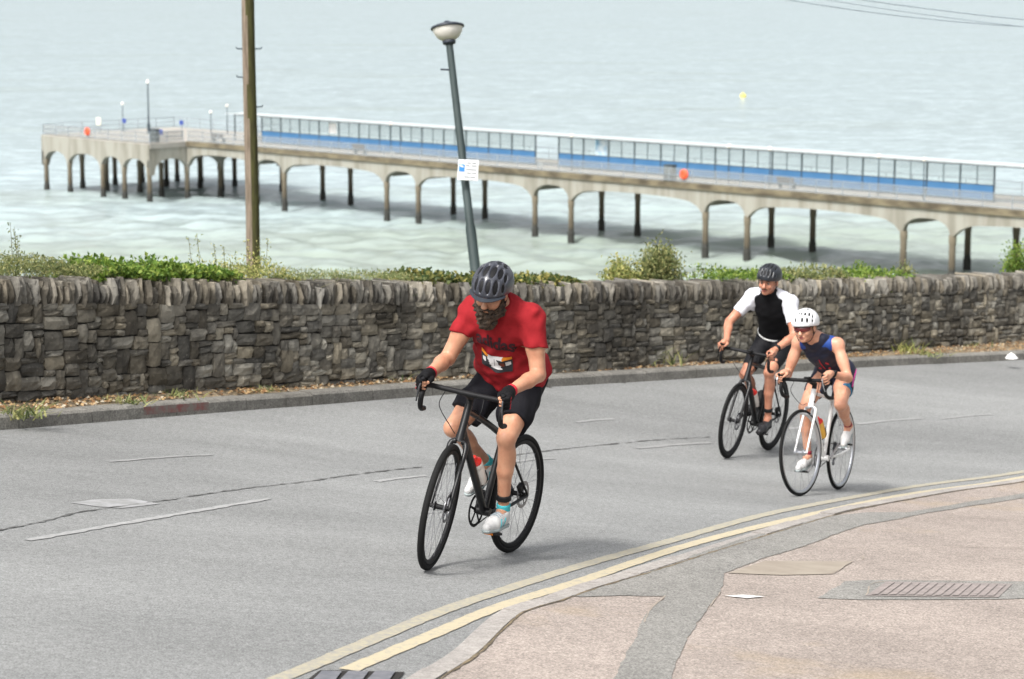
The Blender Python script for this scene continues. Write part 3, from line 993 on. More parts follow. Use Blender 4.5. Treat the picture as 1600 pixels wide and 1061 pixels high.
patch("concrete_slab", [z4(*p) for p in [(572, 405), (700, 362), (1006, 364), (932, 408), (760, 412)]], .0262, mat("old_concrete_slab", lin(152, 143, 130), lin(140, 130, 118), rough=.9, scale=6))
M_groove = mat("pavement_joint", lin(140, 131, 119), lin(160, 150, 138), rough=.95, scale=9)
for k, px in enumerate([[(835, 310), (1000, 316), (1280, 310), (1640, 318)], [(1160, 214), (1380, 208), (1640, 220)], [(548, 470), (505, 528)], [(355, 486), (305, 530), (280, 580)], [(700, 360), (1010, 362), (1040, 345)], [(560, 484), (640, 481), (725, 484)], [(1050, 484), (1118, 434), (1560, 442), (1640, 446)], [(1000, 364), (935, 410)]]):
    strip("joint", path_of([z4(*p) for p in px], .06), -.003, .003, .0275, M_groove, jag=.008, kind='structure', seed=40 + k)
patch("white_scrape", [z4(*p) for p in [(560, 486), (620, 482), (700, 488), (640, 494)]], .0278, worn_paint("white_scrape_paint", (.75, .74, .72, 1), .3, .5, under=(.45, .41, .37, 1)))

# road gully grate at the kerb
gul = empty("gully_grate", hit(550, 1062), "dark iron gully grate in the gutter at the foot of the kerb", "drain")
def gpart(name, pxs, off, m):
    o = patch(name, pxs, off, m, kind=None); o.location = -Vector(gul.location); o.parent = gul
M_gul = mat("gully_iron", lin(96, 98, 104), lin(120, 120, 124), rough=.55, scale=20)
gpart("frame", [(470, 1072), (500, 1049), (632, 1052), (614, 1076)], .006, mat("gully_shadow_pit", lin(40, 38, 36), rough=.9))  # dark sheet under the bars, the pit's shade put into its colour
for k in range(3):
    x = 503 + k * 42
    gpart("bar", [(x - 20, 1073), (x, 1052.5), (x + 31, 1053.5), (x + 16, 1074)], .013, M_gul)

# ============================================================ STONE WALL
def stone_material(name="purbeck_stone", dark=(.058, .055, .049), mid=(.125, .119, .104), light=(.33, .315, .27)):
    m = bpy.data.materials.new(name); m.use_nodes = True
    nd, lk = m.node_tree.nodes, m.node_tree.links
    p = nd['Principled BSDF']; p.inputs['Roughness'].default_value = .92; p.inputs['Specular IOR Level'].default_value = .25
    geo = nd.new('ShaderNodeNewGeometry'); oi = nd.new('ShaderNodeObjectInfo')
    ad = nd.new('ShaderNodeMath'); ad.operation = 'ADD'
    lk.new(geo.outputs['Random Per Island'], ad.inputs[0]); lk.new(oi.outputs['Random'], ad.inputs[1])
    fr = nd.new('ShaderNodeMath'); fr.operation = 'FRACT'; lk.new(ad.outputs[0], fr.inputs[0])
    def nz(scale, det, vec):
        n = nd.new('ShaderNodeTexNoise'); n.inputs['Scale'].default_value = scale; n.inputs['Detail'].default_value = det; n.inputs['Roughness'].default_value = .68
        lk.new(vec, n.inputs['Vector']); return n.outputs['Fac']
    pos = geo.outputs['Position']
    big = nz(.75, 4, pos)         # runs of paler, cleaner stone and of sooty stone along the wall
    s1 = nd.new('ShaderNodeMath'); s1.operation = 'MULTIPLY_ADD'; lk.new(fr.outputs[0], s1.inputs[0]); s1.inputs[1].default_value = .55; 
    s2 = nd.new('ShaderNodeMath'); s2.operation = 'MULTIPLY_ADD'; lk.new(big, s2.inputs[0]); s2.inputs[1].default_value = 1.7; s2.inputs[2].default_value = -.72
    lk.new(s2.outputs[0], s1.inputs[2])
    f = nz(9, 6, pos)
    s3 = nd.new('ShaderNodeMath'); s3.operation = 'MULTIPLY_ADD'; lk.new(f, s3.inputs[0]); s3.inputs[1].default_value = .95
    s4 = nd.new('ShaderNodeMath'); s4.operation = 'SUBTRACT'; lk.new(s1.outputs[0], s4.inputs[0]); s4.inputs[1].default_value = .40
    lk.new(s4.outputs[0], s3.inputs[2])
    r = nd.new('ShaderNodeValToRGB'); e = r.color_ramp.elements
    e[0].position = .08; e[0].color = dark + (1,); e[1].position = .92; e[1].color = light + (1,)
    em = e.new(.45); em.color = mid + (1,)
    lk.new(s3.outputs[0], r.inputs['Fac'])
    # pale lichen flecks
    fl = nz(26, 3, pos); rr = nd.new('ShaderNodeValToRGB'); rr.color_ramp.elements[0].position = .62; rr.color_ramp.elements[1].position = .74
    rr.color_ramp.elements[1].color = (.55, .55, .55, 1)
    lk.new(fl, rr.inputs['Fac'])
    mx = nd.new('ShaderNodeMix'); mx.data_type = 'RGBA'; lk.new(rr.outputs[0], mx.inputs['Factor']); lk.new(r.outputs[0], mx.inputs['A']); mx.inputs['B'].default_value = (.36, .34, .29, 1)
    # warm tint on some stones
    w = nd.new('ShaderNodeMath'); w.operation = 'MULTIPLY'; lk.new(fr.outputs[0], w.inputs[0]); w.inputs[1].default_value = 7.31
    wf = nd.new('ShaderNodeMath'); wf.operation = 'FRACT'; lk.new(w.outputs[0], wf.inputs[0])
    wm = nd.new('ShaderNodeMix'); wm.data_type = 'RGBA'; wm.blend_type = 'MULTIPLY'
    ws = nd.new('ShaderNodeMath'); ws.operation = 'MULTIPLY'; ws.inputs[1].default_value = .8; lk.new(wf.outputs[0], ws.inputs[0])
    lk.new(ws.outputs[0], wm.inputs['Factor']); lk.new(mx.outputs['Result'], wm.inputs['A']); wm.inputs['B'].default_value = (1.0, .90, .74, 1)
    lk.new(wm.outputs['Result'], p.inputs['Base Color'])
    bp = nd.new('ShaderNodeBump'); bp.inputs['Strength'].default_value = .7; bp.inputs['Distance'].default_value = .012
    lk.new(nz(38, 5, pos), bp.inputs['Height']); lk.new(bp.outputs[0], p.inputs['Normal'])
    return m
M_stone = stone_material()
M_cope = stone_material("coping_stone_surface", dark=(.056, .053, .048), mid=(.128, .122, .108), light=(.32, .305, .27))
M_core = mat("dark_wall_joints", (.024, .022, .019), (.045, .041, .035), rough=.95, scale=12)

wall = empty("stone_wall", V(0, 0, 0), "long dry-stone wall of grey rubble courses topped with upright coping stones", "wall")
WB = wall_base
WN = normals2d(WB)
WS = [0.0]
for i in range(1, len(WB)): WS.append(WS[-1] + (WB[i] - WB[i - 1]).length)
WL = WS[-1]
top_px = [(0, 437), (212, 438), (425, 440), (640, 443), (850, 445), (1040, 443), (1225, 440), (1410, 435), (1600, 430)]
base_px = WALL_PX
st, sz_ = [], []
for (bx, by), (tx, ty) in zip(base_px, top_px):
    p = hit(bx, by, .13)
    k = min(range(len(WB)), key=lambda i: (WB[i].x - p.x) ** 2 + (WB[i].y - p.y) ** 2)
    r = ray(tx, ty); d = math.hypot(p.x, p.y) / math.hypot(r.x, r.y)
    st.append(WS[k]); sz_.append(CAM_Z + r.z * d)
# straight-ish top line
cf = np.polyfit(st, sz_, 2)
def wtop(s): return float(np.polyval(cf, min(max(s, st[0] - 1.5), st[-1] + 1.5)))
_zb = ground_np(np.array([[p.x, p.y] for p in WB])) + .10
def wat(s, out=0.0, z=None):
    s = min(max(s, 0), WL - 1e-4); i = min(int(s / WL * (len(WB) - 1)), len(WB) - 2)
    t = (s - WS[i]) / (WS[i + 1] - WS[i])
    p = WB[i].lerp(WB[i + 1], t); n = WN[i]
    return V(p.x + n.x * out, p.y + n.y * out, (_zb[i] * (1 - t) + _zb[i + 1] * t) if z is None else z), n, math.atan2(WB[i + 1].y - WB[i].y, WB[i + 1].x - WB[i].x)
OUT = 1.0 if WN[len(WN) // 2].y > 0 else -1.0       # the side away from the road
COPE = .18
# core
mb = MB(); rows = []
for k in range(0, 121):
    s = WL * k / 120
    a, n, _ = wat(s); zt = wtop(s) - COPE * .8
    for (o, z) in ((.035, a.z - .3), (.035, zt), (.38, zt), (.38, a.z - .8)):
        q = wat(s, o * OUT)[0]; rows.append(V(q.x, q.y, z))
mb.add(rows, [(i * 4 + k, i * 4 + (k + 1) % 4, (i + 1) * 4 + (k + 1) % 4, (i + 1) * 4 + k) for i in range(120) for k in range(4)])
mb.build("wall_core", M_core, wall)

def stone_lib(count, seed, cope=False):
    r = random.Random(seed); out = []
    for _ in range(count):
        n = 4
        vs, fs = [], []
        tw = r.uniform(-.06, .06)
        for j in range(n):
            for i in range(n):
                u, w = i / (n - 1), j / (n - 1)
                x, z = u - .5, w - .5
                edge = (i in (0, n - 1)) + (j in (0, n - 1))
                y = -.5 + (0 if edge == 0 else .05 if edge == 1 else .09) + r.uniform(-.05, .05)
                if edge: x += r.uniform(-.03, .03); z += r.uniform(-.04, .04)
                if edge == 2: x *= .975; z *= .965
                x += tw * z
                vs.append(V(x, y, z))
        for j in range(n - 1):
            for i in range(n - 1):
                a = j * n + i
                fs.append((a, a + 1, a + n + 1, a + n))
        ring = [i for i in range(n)] + [j * n + n - 1 for j in range(1, n)] + [(n - 1) * n + i for i in range(n - 2, -1, -1)] + [j * n for j in range(n - 2, 0, -1)]
        off = len(vs)
        for q in ring: vs.append(V(vs[q].x, .5, vs[q].z))
        m_ = len(ring)
        for k in range(m_): fs.append((ring[(k + 1) % m_], ring[k], off + k, off + (k + 1) % m_))
        if cope: fs.append(tuple(off + k for k in range(m_)))
        me = bpy.data.meshes.new("stone" if not cope else "coping_stone")
        me.from_pydata(vs, [], fs)
        bm = bmesh.new(); bm.from_mesh(me); bmesh.ops.recalc_face_normals(bm, faces=bm.faces); bm.to_mesh(me); bm.free()
        me.materials.append(M_cope if cope else M_stone)
        out.append(me)
    return out
LIB = stone_lib(26, 3); CLIB = stone_lib(18, 9, True)

r = random.Random(21)
DS = .052; NR = 16
NC = int(WL / DS)
occ = np.zeros((NC, NR), bool)
stones = []
for row in range(NR):
    c = 0
    while c < NC:
        if occ[c, row]: c += 1; continue
        run = 1
        while c + run < NC and run < 6 and not occ[c + run, row]: run += 1
        q = r.random()
        if q < .13: w, h = r.choice(((3, 3), (2, 3), (3, 4), (4, 3), (2, 4)))
        elif q < .62: w, h = r.choice(((3, 2), (4, 2), (2, 2), (5, 2), (3, 2), (4, 2)))
        else: w, h = r.choice(((2, 1), (3, 1), (4, 1), (5, 1), (3, 1), (2, 1)))
        w = min(w, run); h = min(h, NR - row)
        while h > 1 and occ[c:c + w, row:row + h].any(): h -= 1
        occ[c:c + w, row:row + h] = True
        stones.append((c, row, w, h)); c += w
cand = []
for (c, row, w, h) in stones:
    s = (c + w / 2) * DS
    a, n, ang = wat(s); zt = wtop(s) - COPE; rh = (zt - a.z + .06) / NR
    sag = .018 * mnoise.noise(V(s * .8, row * .21, 0)) + .03 * math.sin(s * .7 + 1)*(0.5 - abs(row / NR - .5))
    z = a.z - .06 + (row + h / 2) * rh + sag
    proud = r.uniform(-.010, .012)
    p = wat(s, (.11 - proud) * OUT)[0]; p.z = z
    M = Matrix.Translation(p) @ Matrix.Rotation(ang, 4, 'Z') @ Matrix.Rotation(-math.atan2(gz(*wat(s + .2)[0][:2]) - gz(*wat(s - .2)[0][:2]), .4) * -.75 if True else 0, 4, 'Y').inverted() @ \
        Matrix.Rotation(r.uniform(-.05, .05), 4, 'Y') @ Matrix.Rotation(r.uniform(-.04, .04), 4, 'Z') @ Matrix.Diagonal((w * DS * r.uniform(.95, 1.0), .24, h * rh * r.uniform(.91, .985), 1))
    inf = st[0] - .1 < s < st[-1] + .1
    d = math.hypot(p.x, p.y)
    cand.append((-(w * h / d ** 2) if inf else 1.0, M, r.choice(LIB)))
cand.sort(key=lambda t: t[0])
for (k, M, me) in cand[:300]:
    o = bpy.data.objects.new("stone", me); COL.objects.link(o); o.parent = wall; o.matrix_world = M
def joined(lst, name, m):
    mb = MB()
    for (_, M, me) in lst:
        mb.add([M @ v.co for v in me.vertices], [tuple(p.vertices) for p in me.polygons])
    o = mb.build(name, m, wall, fixn=False); o["kind"] = 'stuff'; return o
joined(cand[300:], "small_stones", M_stone)

cop = []
s = 0.0; tall = 0
while s < WL - .1:
    w = r.choice((.032, .038, .045, .052, .06)) * r.uniform(.9, 1.15)
    tall = (not tall) if r.random() < .6 else tall
    h = COPE + (r.uniform(.01, .042) if tall else r.uniform(-.03, .005))
    p, n, ang = wat(s + w / 2, (.17 + r.uniform(-.03, .03)) * OUT)
    zt = wtop(s + w / 2)
    p.z = zt - COPE - .02 + h / 2
    dep = .34 + r.uniform(-.03, .05)
    M = Matrix.Translation(p) @ Matrix.Rotation(ang + r.uniform(-.08, .08), 4, 'Z') @ Matrix.Rotation(r.uniform(-.10, .10), 4, 'Y') @ Matrix.Rotation(r.uniform(-.07, .07), 4, 'X') @ Matrix.Diagonal((w * 1.0, dep, h, 1))
    inf = st[0] - .05 < s < st[-1] + .05
    cop.append((-(w * h) / (p.x ** 2 + p.y ** 2) if inf else 1.0, M, r.choice(CLIB))); s += w
cop.sort(key=lambda t: t[0])
for (k, M, me) in cop[:300]:
    o = bpy.data.objects.new("coping_stone", me); COL.objects.link(o); o.parent = wall; o.matrix_world = M
joined(cop[300:], "small_coping_stones", M_cope)

# ============================================================ CLIFF BEHIND THE WALL
M_scrub = mat("cliff_scrub", (.055, .085, .03), (.14, .13, .06), rough=.95, scale=1.2)
prof = [(.3, -.02), (.8, -.10), (2, -.75), (4.5, -2.55), (8, -5), (14, -9), (25, -15), (45, -19.5), (75, -22.5), (110, -26)]
mb = MB(); rows = []
ext = [WB[0] - (WB[3] - WB[0]).normalized() * d for d in (60, 25, 8)] + WB[::20] + [WB[-1] + (WB[-1] - WB[-4]).normalized() * d for d in (8, 25, 60)]
exn = normals2d(ext)
for i, (p, n) in enumerate(zip(ext, exn)):
    s = WL * min(max((i - 3) / (len(ext) - 7), 0), 1)
    for (o, z) in prof:
        q = p + n * OUT * o
        rows.append(V(q.x, q.y, wtop(s) - COPE * .6 + z))
c = len(prof)
mb.add(rows, [(i * c + k, i * c + k + 1, (i + 1) * c + k + 1, (i + 1) * c + k) for i in range(len(ext) - 1) for k in range(c - 1)])
cl = mb.build("cliff_slope", M_scrub, smooth=True); tag(cl, kind='structure')
cliff_bvh = BVHTree.FromPolygons(rows, [(i * c + k, i * c + k + 1, (i + 1) * c + k + 1, (i + 1) * c + k) for i in range(len(ext) - 1) for k in range(c - 1)])
def cliff_z(x, y):
    h = cliff_bvh.ray_cast(V(x, y, 30), V(0, 0, -1))
    return h[0].z if h[0] is not None else wtop(WL / 2) - 3

# ============================================================ PLANTS ALONG THE WALL
def leaf_mat(name, c1, c2, c3):
    m = bpy.data.materials.new(name); m.use_nodes = True
    nd, lk = m.node_tree.nodes, m.node_tree.links
    p = nd['Principled BSDF']; p.inputs['Roughness'].default_value = .55; p.inputs['Specular IOR Level'].default_value = .3
    g = nd.new('ShaderNodeNewGeometry')
    r = nd.new('ShaderNodeValToRGB'); e = r.color_ramp.elements
    e[0].position = 0; e[0].color = c1 + (1,); e[1].position = 1; e[1].color = c3 + (1,)
    k = e.new(.55); k.color = c2 + (1,)
    lk.new(g.outputs['Random Per Island'], r.inputs['Fac']); lk.new(r.outputs[0], p.inputs['Base Color'])
    tr = nd.new('ShaderNodeBsdfTranslucent'); lk.new(r.outputs[0], tr.inputs['Color'])
    mx = nd.new('ShaderNodeMixShader'); mx.inputs[0].default_value = .35
    lk.new(p.outputs[0], mx.inputs[1]); lk.new(tr.outputs[0], mx.inputs[2])
    lk.new(mx.outputs[0], nd['Material Output'].inputs['Surface'])
    return m
L_bright = leaf_mat("bright_green_leaves", (.055, .115, .02), (.16, .26, .04), (.33, .40, .09))
L_olive = leaf_mat("olive_leaves", (.08, .115, .04), (.21, .24, .09), (.40, .38, .16))
L_yell = leaf_mat("yellow_green_leaves", (.10, .14, .035), (.32, .34, .10), (.55, .50, .20))
L_ivy = leaf_mat("ivy_leaves", (.04, .075, .022), (.12, .15, .045), (.36, .31, .09))
L_grass = leaf_mat("pale_grass_blades", (.10, .145, .05), (.22, .26, .10), (.42, .40, .20))
M_stem = mat("green_brown_stem", (.11, .10, .045), rough=.8)

def leaf(mb, p, d, L, W, nrm, fold=.25):
    d = d.normalized(); s = d.cross(nrm)
    if s.length < 1e-3: s = d.orthogonal()
    s.normalize(); u = s.cross(d)
    a, b_, c, e = p, p + d * L * .5 + s * W * .5 + u * fold * W, p + d * L, p + d * L * .5 - s * W * .5 + u * fold * W
    mb.add([a, b_, c, e], [(0, 1, 2), (0, 2, 3)])
def wall_spot(px, back=.42):
    """a rooting point just behind the wall, opposite a surveyed x position"""
    def proj(i):
        x, y = WB[i].x + WN[i].x * back * OUT, WB[i].y + WN[i].y * back * OUT
        return CX + FPX * x / (y * CP - (wtop(WS[i]) - CAM_Z) * SP)
    best = min(range(len(WB)), key=lambda i: abs(proj(i) - px))
    s = WS[best]
    q = wat(s, back * OUT)[0]
    return V(q.x, q.y, cliff_z(q.x, q.y)), s
def rnd_dir(r, up=.3):
    v = V(r.gauss(0, 1), r.gauss(0, 1), r.gauss(0, 1) + up); return v.normalized()
def shrub(px, w, h, lf, label, seed, back=.5, nst=16, per=70, L=(.03, .055), group="shrubs behind the wall", droop=0.0, name="shrub", dz=0.0):
    r = random.Random(seed); root, s = wall_spot(px, back)
    root.z += dz
    e = empty(name, root, label, "shrub", group)
    sm, fm = MB(), MB()
    ang = wat(s)[2]; T = V(math.cos(ang), math.sin(ang), 0)
    for k in range(nst):
        a = r.uniform(-1, 1); tipx = a * w / 2 * r.uniform(.6, 1.05)
        hh = h * (1 - .55 * abs(a) ** 1.6) * r.uniform(.6, 1.08)
        tip = T * tipx + V(0, r.uniform(-.22, .25), 0) + V(0, 0, hh)
        mid = tip * .5 + V(r.uniform(-.04, .04), r.uniform(-.04, .04), .06) - V(0, 0, droop)
        b0 = T * tipx * .25
        pts = catmull([b0, mid, tip], 5)
        sm.tube(pts, [.007 * (1 - .75 * i / len(pts)) for i in range(len(pts))], n=4, caps=False)
        for q in range(per):
            t = r.random() ** .7
            c_ = pts[min(int(t * (len(pts) - 1)), len(pts) - 1)]
            spread = .07 * w / .6 * (1.1 - .7 * t) + .02
            p = c_ + V(r.gauss(0, spread), r.gauss(0, spread), r.gauss(0, spread * .8))
            if p.z < -.12: p.z = r.uniform(-.1, .05)
            d = rnd_dir(r, .35) + (tip - mid).normalized() * .4
            l = r.uniform(*L)
            leaf(fm, p, d, l, l * r.uniform(.42, .62), rnd_dir(r, 1.0))
    sm.build("stem", M_stem, e)["kind"] = 'stuff'; fm.build("foliage", lf, e, fixn=False)
    return e
def mat_plant(px0, px1, h, lf, label, seed, L=(.03, .06), n=2200, back=(.05, .7), hang=.0, cat="plant", group="low plants growing over the wall", name="bank_plant", wide=.75, stalks=0):
    """a low bank of leaves along a stretch of wall"""
    r = random.Random(seed); (p0, s0), (p1, s1) = wall_spot(px0, .33), wall_spot(px1, .33)
    mid = (s0 + s1) / 2; root = wat(mid, .45 * OUT)[0]; root.z = cliff_z(root.x, root.y)
    e = empty(name, root, label, cat, group)
    fm, sm = MB(), MB()
    for q in range(n):
        s = r.uniform(s0, s1); o = r.uniform(*back)
        p, nn, ang = wat(s, o * OUT); zt = wtop(s)
        edge = min(1, (s - s0) / .25 + .25, (s1 - s) / .25 + .25)
        H = h * edge * (.68 + 1.0 * mnoise.noise(V(s * 2.6, seed, 0)) + .7 * mnoise.noise(V(s * 8, seed, 3)))
        ztop = zt + max(.01, H) * (1 - .5 * abs((o - .4)))
        zlo = zt - .16 if o > .36 else zt - hang * r.random() + .03
        z = zlo + (ztop - zlo) * r.random() ** .6
        p.z = z
        l = r.uniform(*L)
        leaf(fm, p - root, rnd_dir(r, .5), l, l * wide * r.uniform(.8, 1.1), rnd_dir(r, .8) - V(nn.x, nn.y, 0) * OUT * .5)
    for q in range(max(6, int((s1 - s0) * 14))):
        s = r.uniform(s0, s1); p, nn, ang = wat(s, r.uniform(.42, .62) * OUT); p.z = wtop(s) - .2
        t = p + V(r.gauss(0, .05), r.gauss(0, .05), .2 + h * .8)
        sm.tube([p - root, p.lerp(t, .5) - root + V(.01, 0, .01), t - root], [.004, .003, .0015], n=4, caps=False)
    for q in range(stalks):
        s = r.uniform(s0, s1); p, nn, ang = wat(s, r.uniform(.42, .6) * OUT); p.z = wtop(s) - .1
        t = p + V(r.gauss(0, .03), r.gauss(0, .03), h * r.uniform(1.4, 2.3) + .08)
        sm.tube([p - root, p.lerp(t, .5) - root, t - root], [.003, .0025, .0015], n=4, caps=False)
        for w in range(26):
            c_ = p.lerp(t, r.uniform(.55, 1.0))
            leaf(fm, c_ - root + V(r.gauss(0, .012), r.gauss(0, .012), 0), rnd_dir(r, .6), r.uniform(.015, .03), .012, rnd_dir(r))
    sm.build("stem", M_stem, e)["kind"] = 'stuff'; fm.build("foliage", lf, e, fixn=False)
    return e
def grass_tuft(px, h, n, label, seed, spread=.25, lf=None, lean=.25, base=None, group="grass tufts behind the wall", width=.007):
    r = random.Random(seed)
    root = wall_spot(px)[0] if base is None else base
    e = empty("grass_tuft", root, label, "grass", group)
    fm = MB(); sm = MB()
    for k in range(n):
        b_ = V(r.gauss(0, spread * .5), r.gauss(0, spread * .3), -.03)
        hh = h * r.uniform(.45, 1.05); dx, dy = r.gauss(0, lean), r.gauss(0, lean)
        pts = [b_, b_ + V(dx * .35, dy * .35, hh * .55), b_ + V(dx, dy, hh)]
        w = width * r.uniform(.7, 1.3); a = r.uniform(0, 6.28); sv = V(math.cos(a), math.sin(a) * .4, 0).normalized() * w
        fm.add([pts[0] - sv, pts[0] + sv, pts[1] + sv * .8, pts[1] - sv * .8, pts[2]], [(0, 1, 2, 3), (3, 2, 4)])
    fm.build("blades", lf or L_grass, e, fixn=False)
    return e
mat_plant(-30, 150, .20, L_olive, "olive feathery ground plant on the wall left of the broad green leaves", 3, L=(.02, .04), n=6500, wide=.35, stalks=5)
mat_plant(118, 345, .17, L_bright, "bright green broad-leaved plant crowding over the coping stones", 4, L=(.03, .058), n=5200, wide=.8, hang=.06)
mat_plant(320, 440, .18, L_yell, "yellow-green flowering plant around the foot of the wooden pole", 5, L=(.02, .04), n=2600, wide=.4, stalks=7)
mat_plant(425, 640, .11, L_grass, "thin grassy growth along the coping beyond the wooden pole", 6, L=(.02, .04), n=3600, wide=.3)
grass_tuft(445, .26, 70, "grass tuft with upright blades just beyond the wooden pole", 31, .3)
grass_tuft(503, .30, 60, "tallest leaning grass tuft between the pole and the lamp post", 32, .22, lean=.12)
grass_tuft(560, .17, 55, "short grass tuft nearer the red-shirted rider's wall side", 33, .35)
grass_tuft(12, .30, 26, "tall green stalks at the wall beside the olive plant", 34, .1, lean=.05)
mat_plant(622, 735, .10, L_ivy, "yellow-green ivy trailing over the wall before the lamp post", 7, L=(.04, .065), n=1300, wide=.95, hang=.12)
mat_plant(735, 885, .06, L_ivy, "speckled ivy trailing down the wall behind the red-shirted rider", 8, L=(.04, .065), n=1900, wide=.95, hang=.20)
shrub(968, .62, .42, L_yell, "low yellow-green shrub next to the bushier shrub on the wall", 41, nst=24, per=70)
shrub(1028, .85, .60, L_olive, "bushy olive-green shrub standing tallest above the wall", 42, nst=52, per=110)
mat_plant(1100, 1215, .16, L_bright, "green leafy plant right behind the dark-helmeted rider's head", 9, L=(.03, .06), n=1700, wide=.5)
mat_plant(1205, 1300, .16, L_olive, "olive leafy plant on the wall past the dark helmet", 10, L=(.04, .07), n=1700, wide=.4)
mat_plant(1315, 1400, .12, L_bright, "leafy plant spilling down over the coping beyond the riders", 11, L=(.04, .075), n=1300, wide=.45, hang=.32)
shrub(1345, .5, .40, L_bright, "small sprig-topped shrub above the plant spilling down the wall", 43, nst=9, per=40)
shrub(1415, .42, .38, L_olive, "small upright shrub beside the bare stretch of coping", 44, nst=10, per=45)
shrub(1592, .85, .58, L_bright, "leafy bright shrub over the wall at its far end", 45, nst=22, per=80)
for k, (px, py, h, lb) in enumerate([(30, 652, .16, "green weed at the foot of the wall beneath the olive plant"), (185, 632, .10, "small weed under the pale wall stones"), (262, 622, .10, "tiny weed at the wall foot near the red-painted kerb"),
                                     (388, 612, .09, "small weed at the wall foot beneath the wooden pole"), (595, 594, .12, "weed at the wall foot near the red-shirted rider"), (1018, 573, .3, "tall thin weed against the wall before the riders"),
                                     (1405, 553, .26, "dry brown weed clump against the wall past the woman"), (1440, 558, .10, "low green weed on the verge past the woman"), (1500, 545, .12, "low weed by the far wall foot"), (1372, 545, .3, "green stalks rising against the far wall")]):
    b_ = hit(px, py - 6, .12)
    grass_tuft(px, h * .75, 80, lb, 60 + k, spread=.22 if k < 5 else .3, lf=(L_yell if k == 6 else L_olive), base=b_, group="weeds along the foot of the wall", lean=.1)
pr = hit(1580, 560, .13)
e = MB(); 
r5 = random.Random(2)
e.add([V(.09 * math.cos(a) * r5.uniform(.6, 1), .07 * math.sin(a) * r5.uniform(.6, 1), 0) for a in np.linspace(0, 5.6, 9)] + [V(.05 * math.cos(a), .04 * math.sin(a), .05 * r5.uniform(.6, 1.3)) for a in np.linspace(0, 5.6, 9)] + [V(0, 0, .075)],
      [(i, (i + 1) % 9, 9 + (i + 1) % 9, 9 + i) for i in range(9)] + [(9 + i, 9 + (i + 1) % 9, 18) for i in range(9)])
o = e.build("crumpled_paper", M_white); o.location = pr
tag(o, "crumpled white paper lying on the far kerb", "litter")

# ============================================================ POLES
def place_post(px_top, px_bot, d):
    a, b_ = unproj(px_bot[0], px_bot[1], d), unproj(px_top[0], px_top[1], d)
    return a, b_
# wooden pole
M_wood = mat("weathered_pole_wood", lin(142, 128, 114), lin(102, 91, 78), rough=.9, scale=5, stretch=(6, 6, .5), bump=.5, bscale=14)
M_moss = mat("mossy_pole_side", lin(80, 80, 44), lin(58, 55, 34), rough=.95, scale=6, stretch=(5, 5, .6), bump=.4)
d = 32.0
q = unproj(395, 390, d); zb = cliff_z(q.x, q.y)
tp = empty("telegraph_pole", V(q.x, q.y, zb), "tall weathered wooden telegraph pole behind the wall, green with moss on one side", "pole")
Ht = unproj(396, 0, d).z + 2.2 - zb
mb = MB(); n = 20; segs = 24
vs = []
for i in range(segs + 1):
    t = i / segs; z = -.3 + (Ht + .3) * t
    rd = .118 - .036 * t
    for k in range(n):
        a = 2 * math.pi * k / n
        rr = rd * (1 + .035 * mnoise.noise(V(math.cos(a) * 2, math.sin(a) * 2, z * .7)))
        vs.append(V(rr * math.cos(a) + .006 * math.sin(z * 1.3), rr * math.sin(a), z))
fs, mi = [], []
mb.add(vs, [])
for i in range(segs):
    for k in range(n):
        mb.f.append((i * n + k, i * n + (k + 1) % n, (i + 1) * n + (k + 1) % n, (i + 1) * n + k))
        a = 2 * math.pi * (k + .5) / n
        mb.m.append(1 if math.cos(a + .45) > .38 + .2 * mnoise.noise(V(a, i * .6, 2)) else 0)
mb.f.append(tuple(segs * n + k for k in range(n))); mb.m.append(0)
mb.build("pole_shaft", [M_wood, M_moss], tp, smooth='auto')
for (py, sx) in ((75, -1), (75, 1), (119, -1), (165, 1)):       # climbing pegs
    z = unproj(396, py, d).z - zb
    MB().tube([V(sx * .07, 0, z), V(sx * .17, -.02, z + .005), V(sx * .18, -.02, z + .03)], .009, n=6).build("step_peg", M_dsteel, tp)
pole_top = V(q.x, q.y, zb + Ht)

# street lamp, leaning
M_green = mat("dark_green_grey_post", lin(42, 54, 54), lin(58, 70, 70), rough=.6, scale=4, stretch=(1, 1, .3))
M_lampglass = mat("frosted_lantern", lin(232, 226, 218), lin(205, 204, 200), rough=.35, scale=3, trans=.0)
M_cap = mat("lantern_cap_dark", lin(42, 48, 58), lin(58, 64, 74), rough=.45, scale=5)
d = 29.0
A, B = unproj(742, 415, d), unproj(702, 68, d + .25)
ax = (B - A).normalized()
for _ in range(40):
    if A.z > cliff_z(A.x, A.y) - .05: A -= ax * .08
lp = empty("street_lamp", A, "leaning green-grey street lamp with bowl lantern behind the wall", "street lamp")
LR = ax.to_track_quat('Z', 'Y').to_matrix()
Ll = (B - A).length
Mloc = LR.to_4x4()
def lpart(mb, name, m, **k):
    mb.v = [tuple(LR @ V(*v)) for v in mb.v]; return mb.build(name, m, lp, **k)
lpart(MB().tube([(0, 0, 0), (0, 0, Ll - 2.45), (0, 0, Ll - 2.4), (0, 0, Ll)], [.072, .068, .056, .047], n=14), "post", M_green, smooth='auto')
lpart(MB().lathe([(.05, -.02), (.085, .0), (.09, .03), (.06, .05)], (0, 0, Ll), n=18), "lantern_collar", M_cap, smooth=True)
lpart(MB().lathe([(.0, .04), (.08, .04), (.145, .085), (.185, .15), (.20, .205), (.0, .235)], (0, 0, Ll), n=24), "lantern_bowl", M_lampglass, smooth='auto')
lpart(MB().lathe([(.203, .20), (.222, .208), (.22, .228), (.16, .252), (.06, .272), (.03, .30), (0, .305)], (0, 0, Ll), n=24), "lantern_cap", M_cap, smooth='auto')
lpart(MB().tube([(.03, 0, Ll - .35), (.16, -.01, Ll - .34)], .012, n=6), "bracket", M_cap)
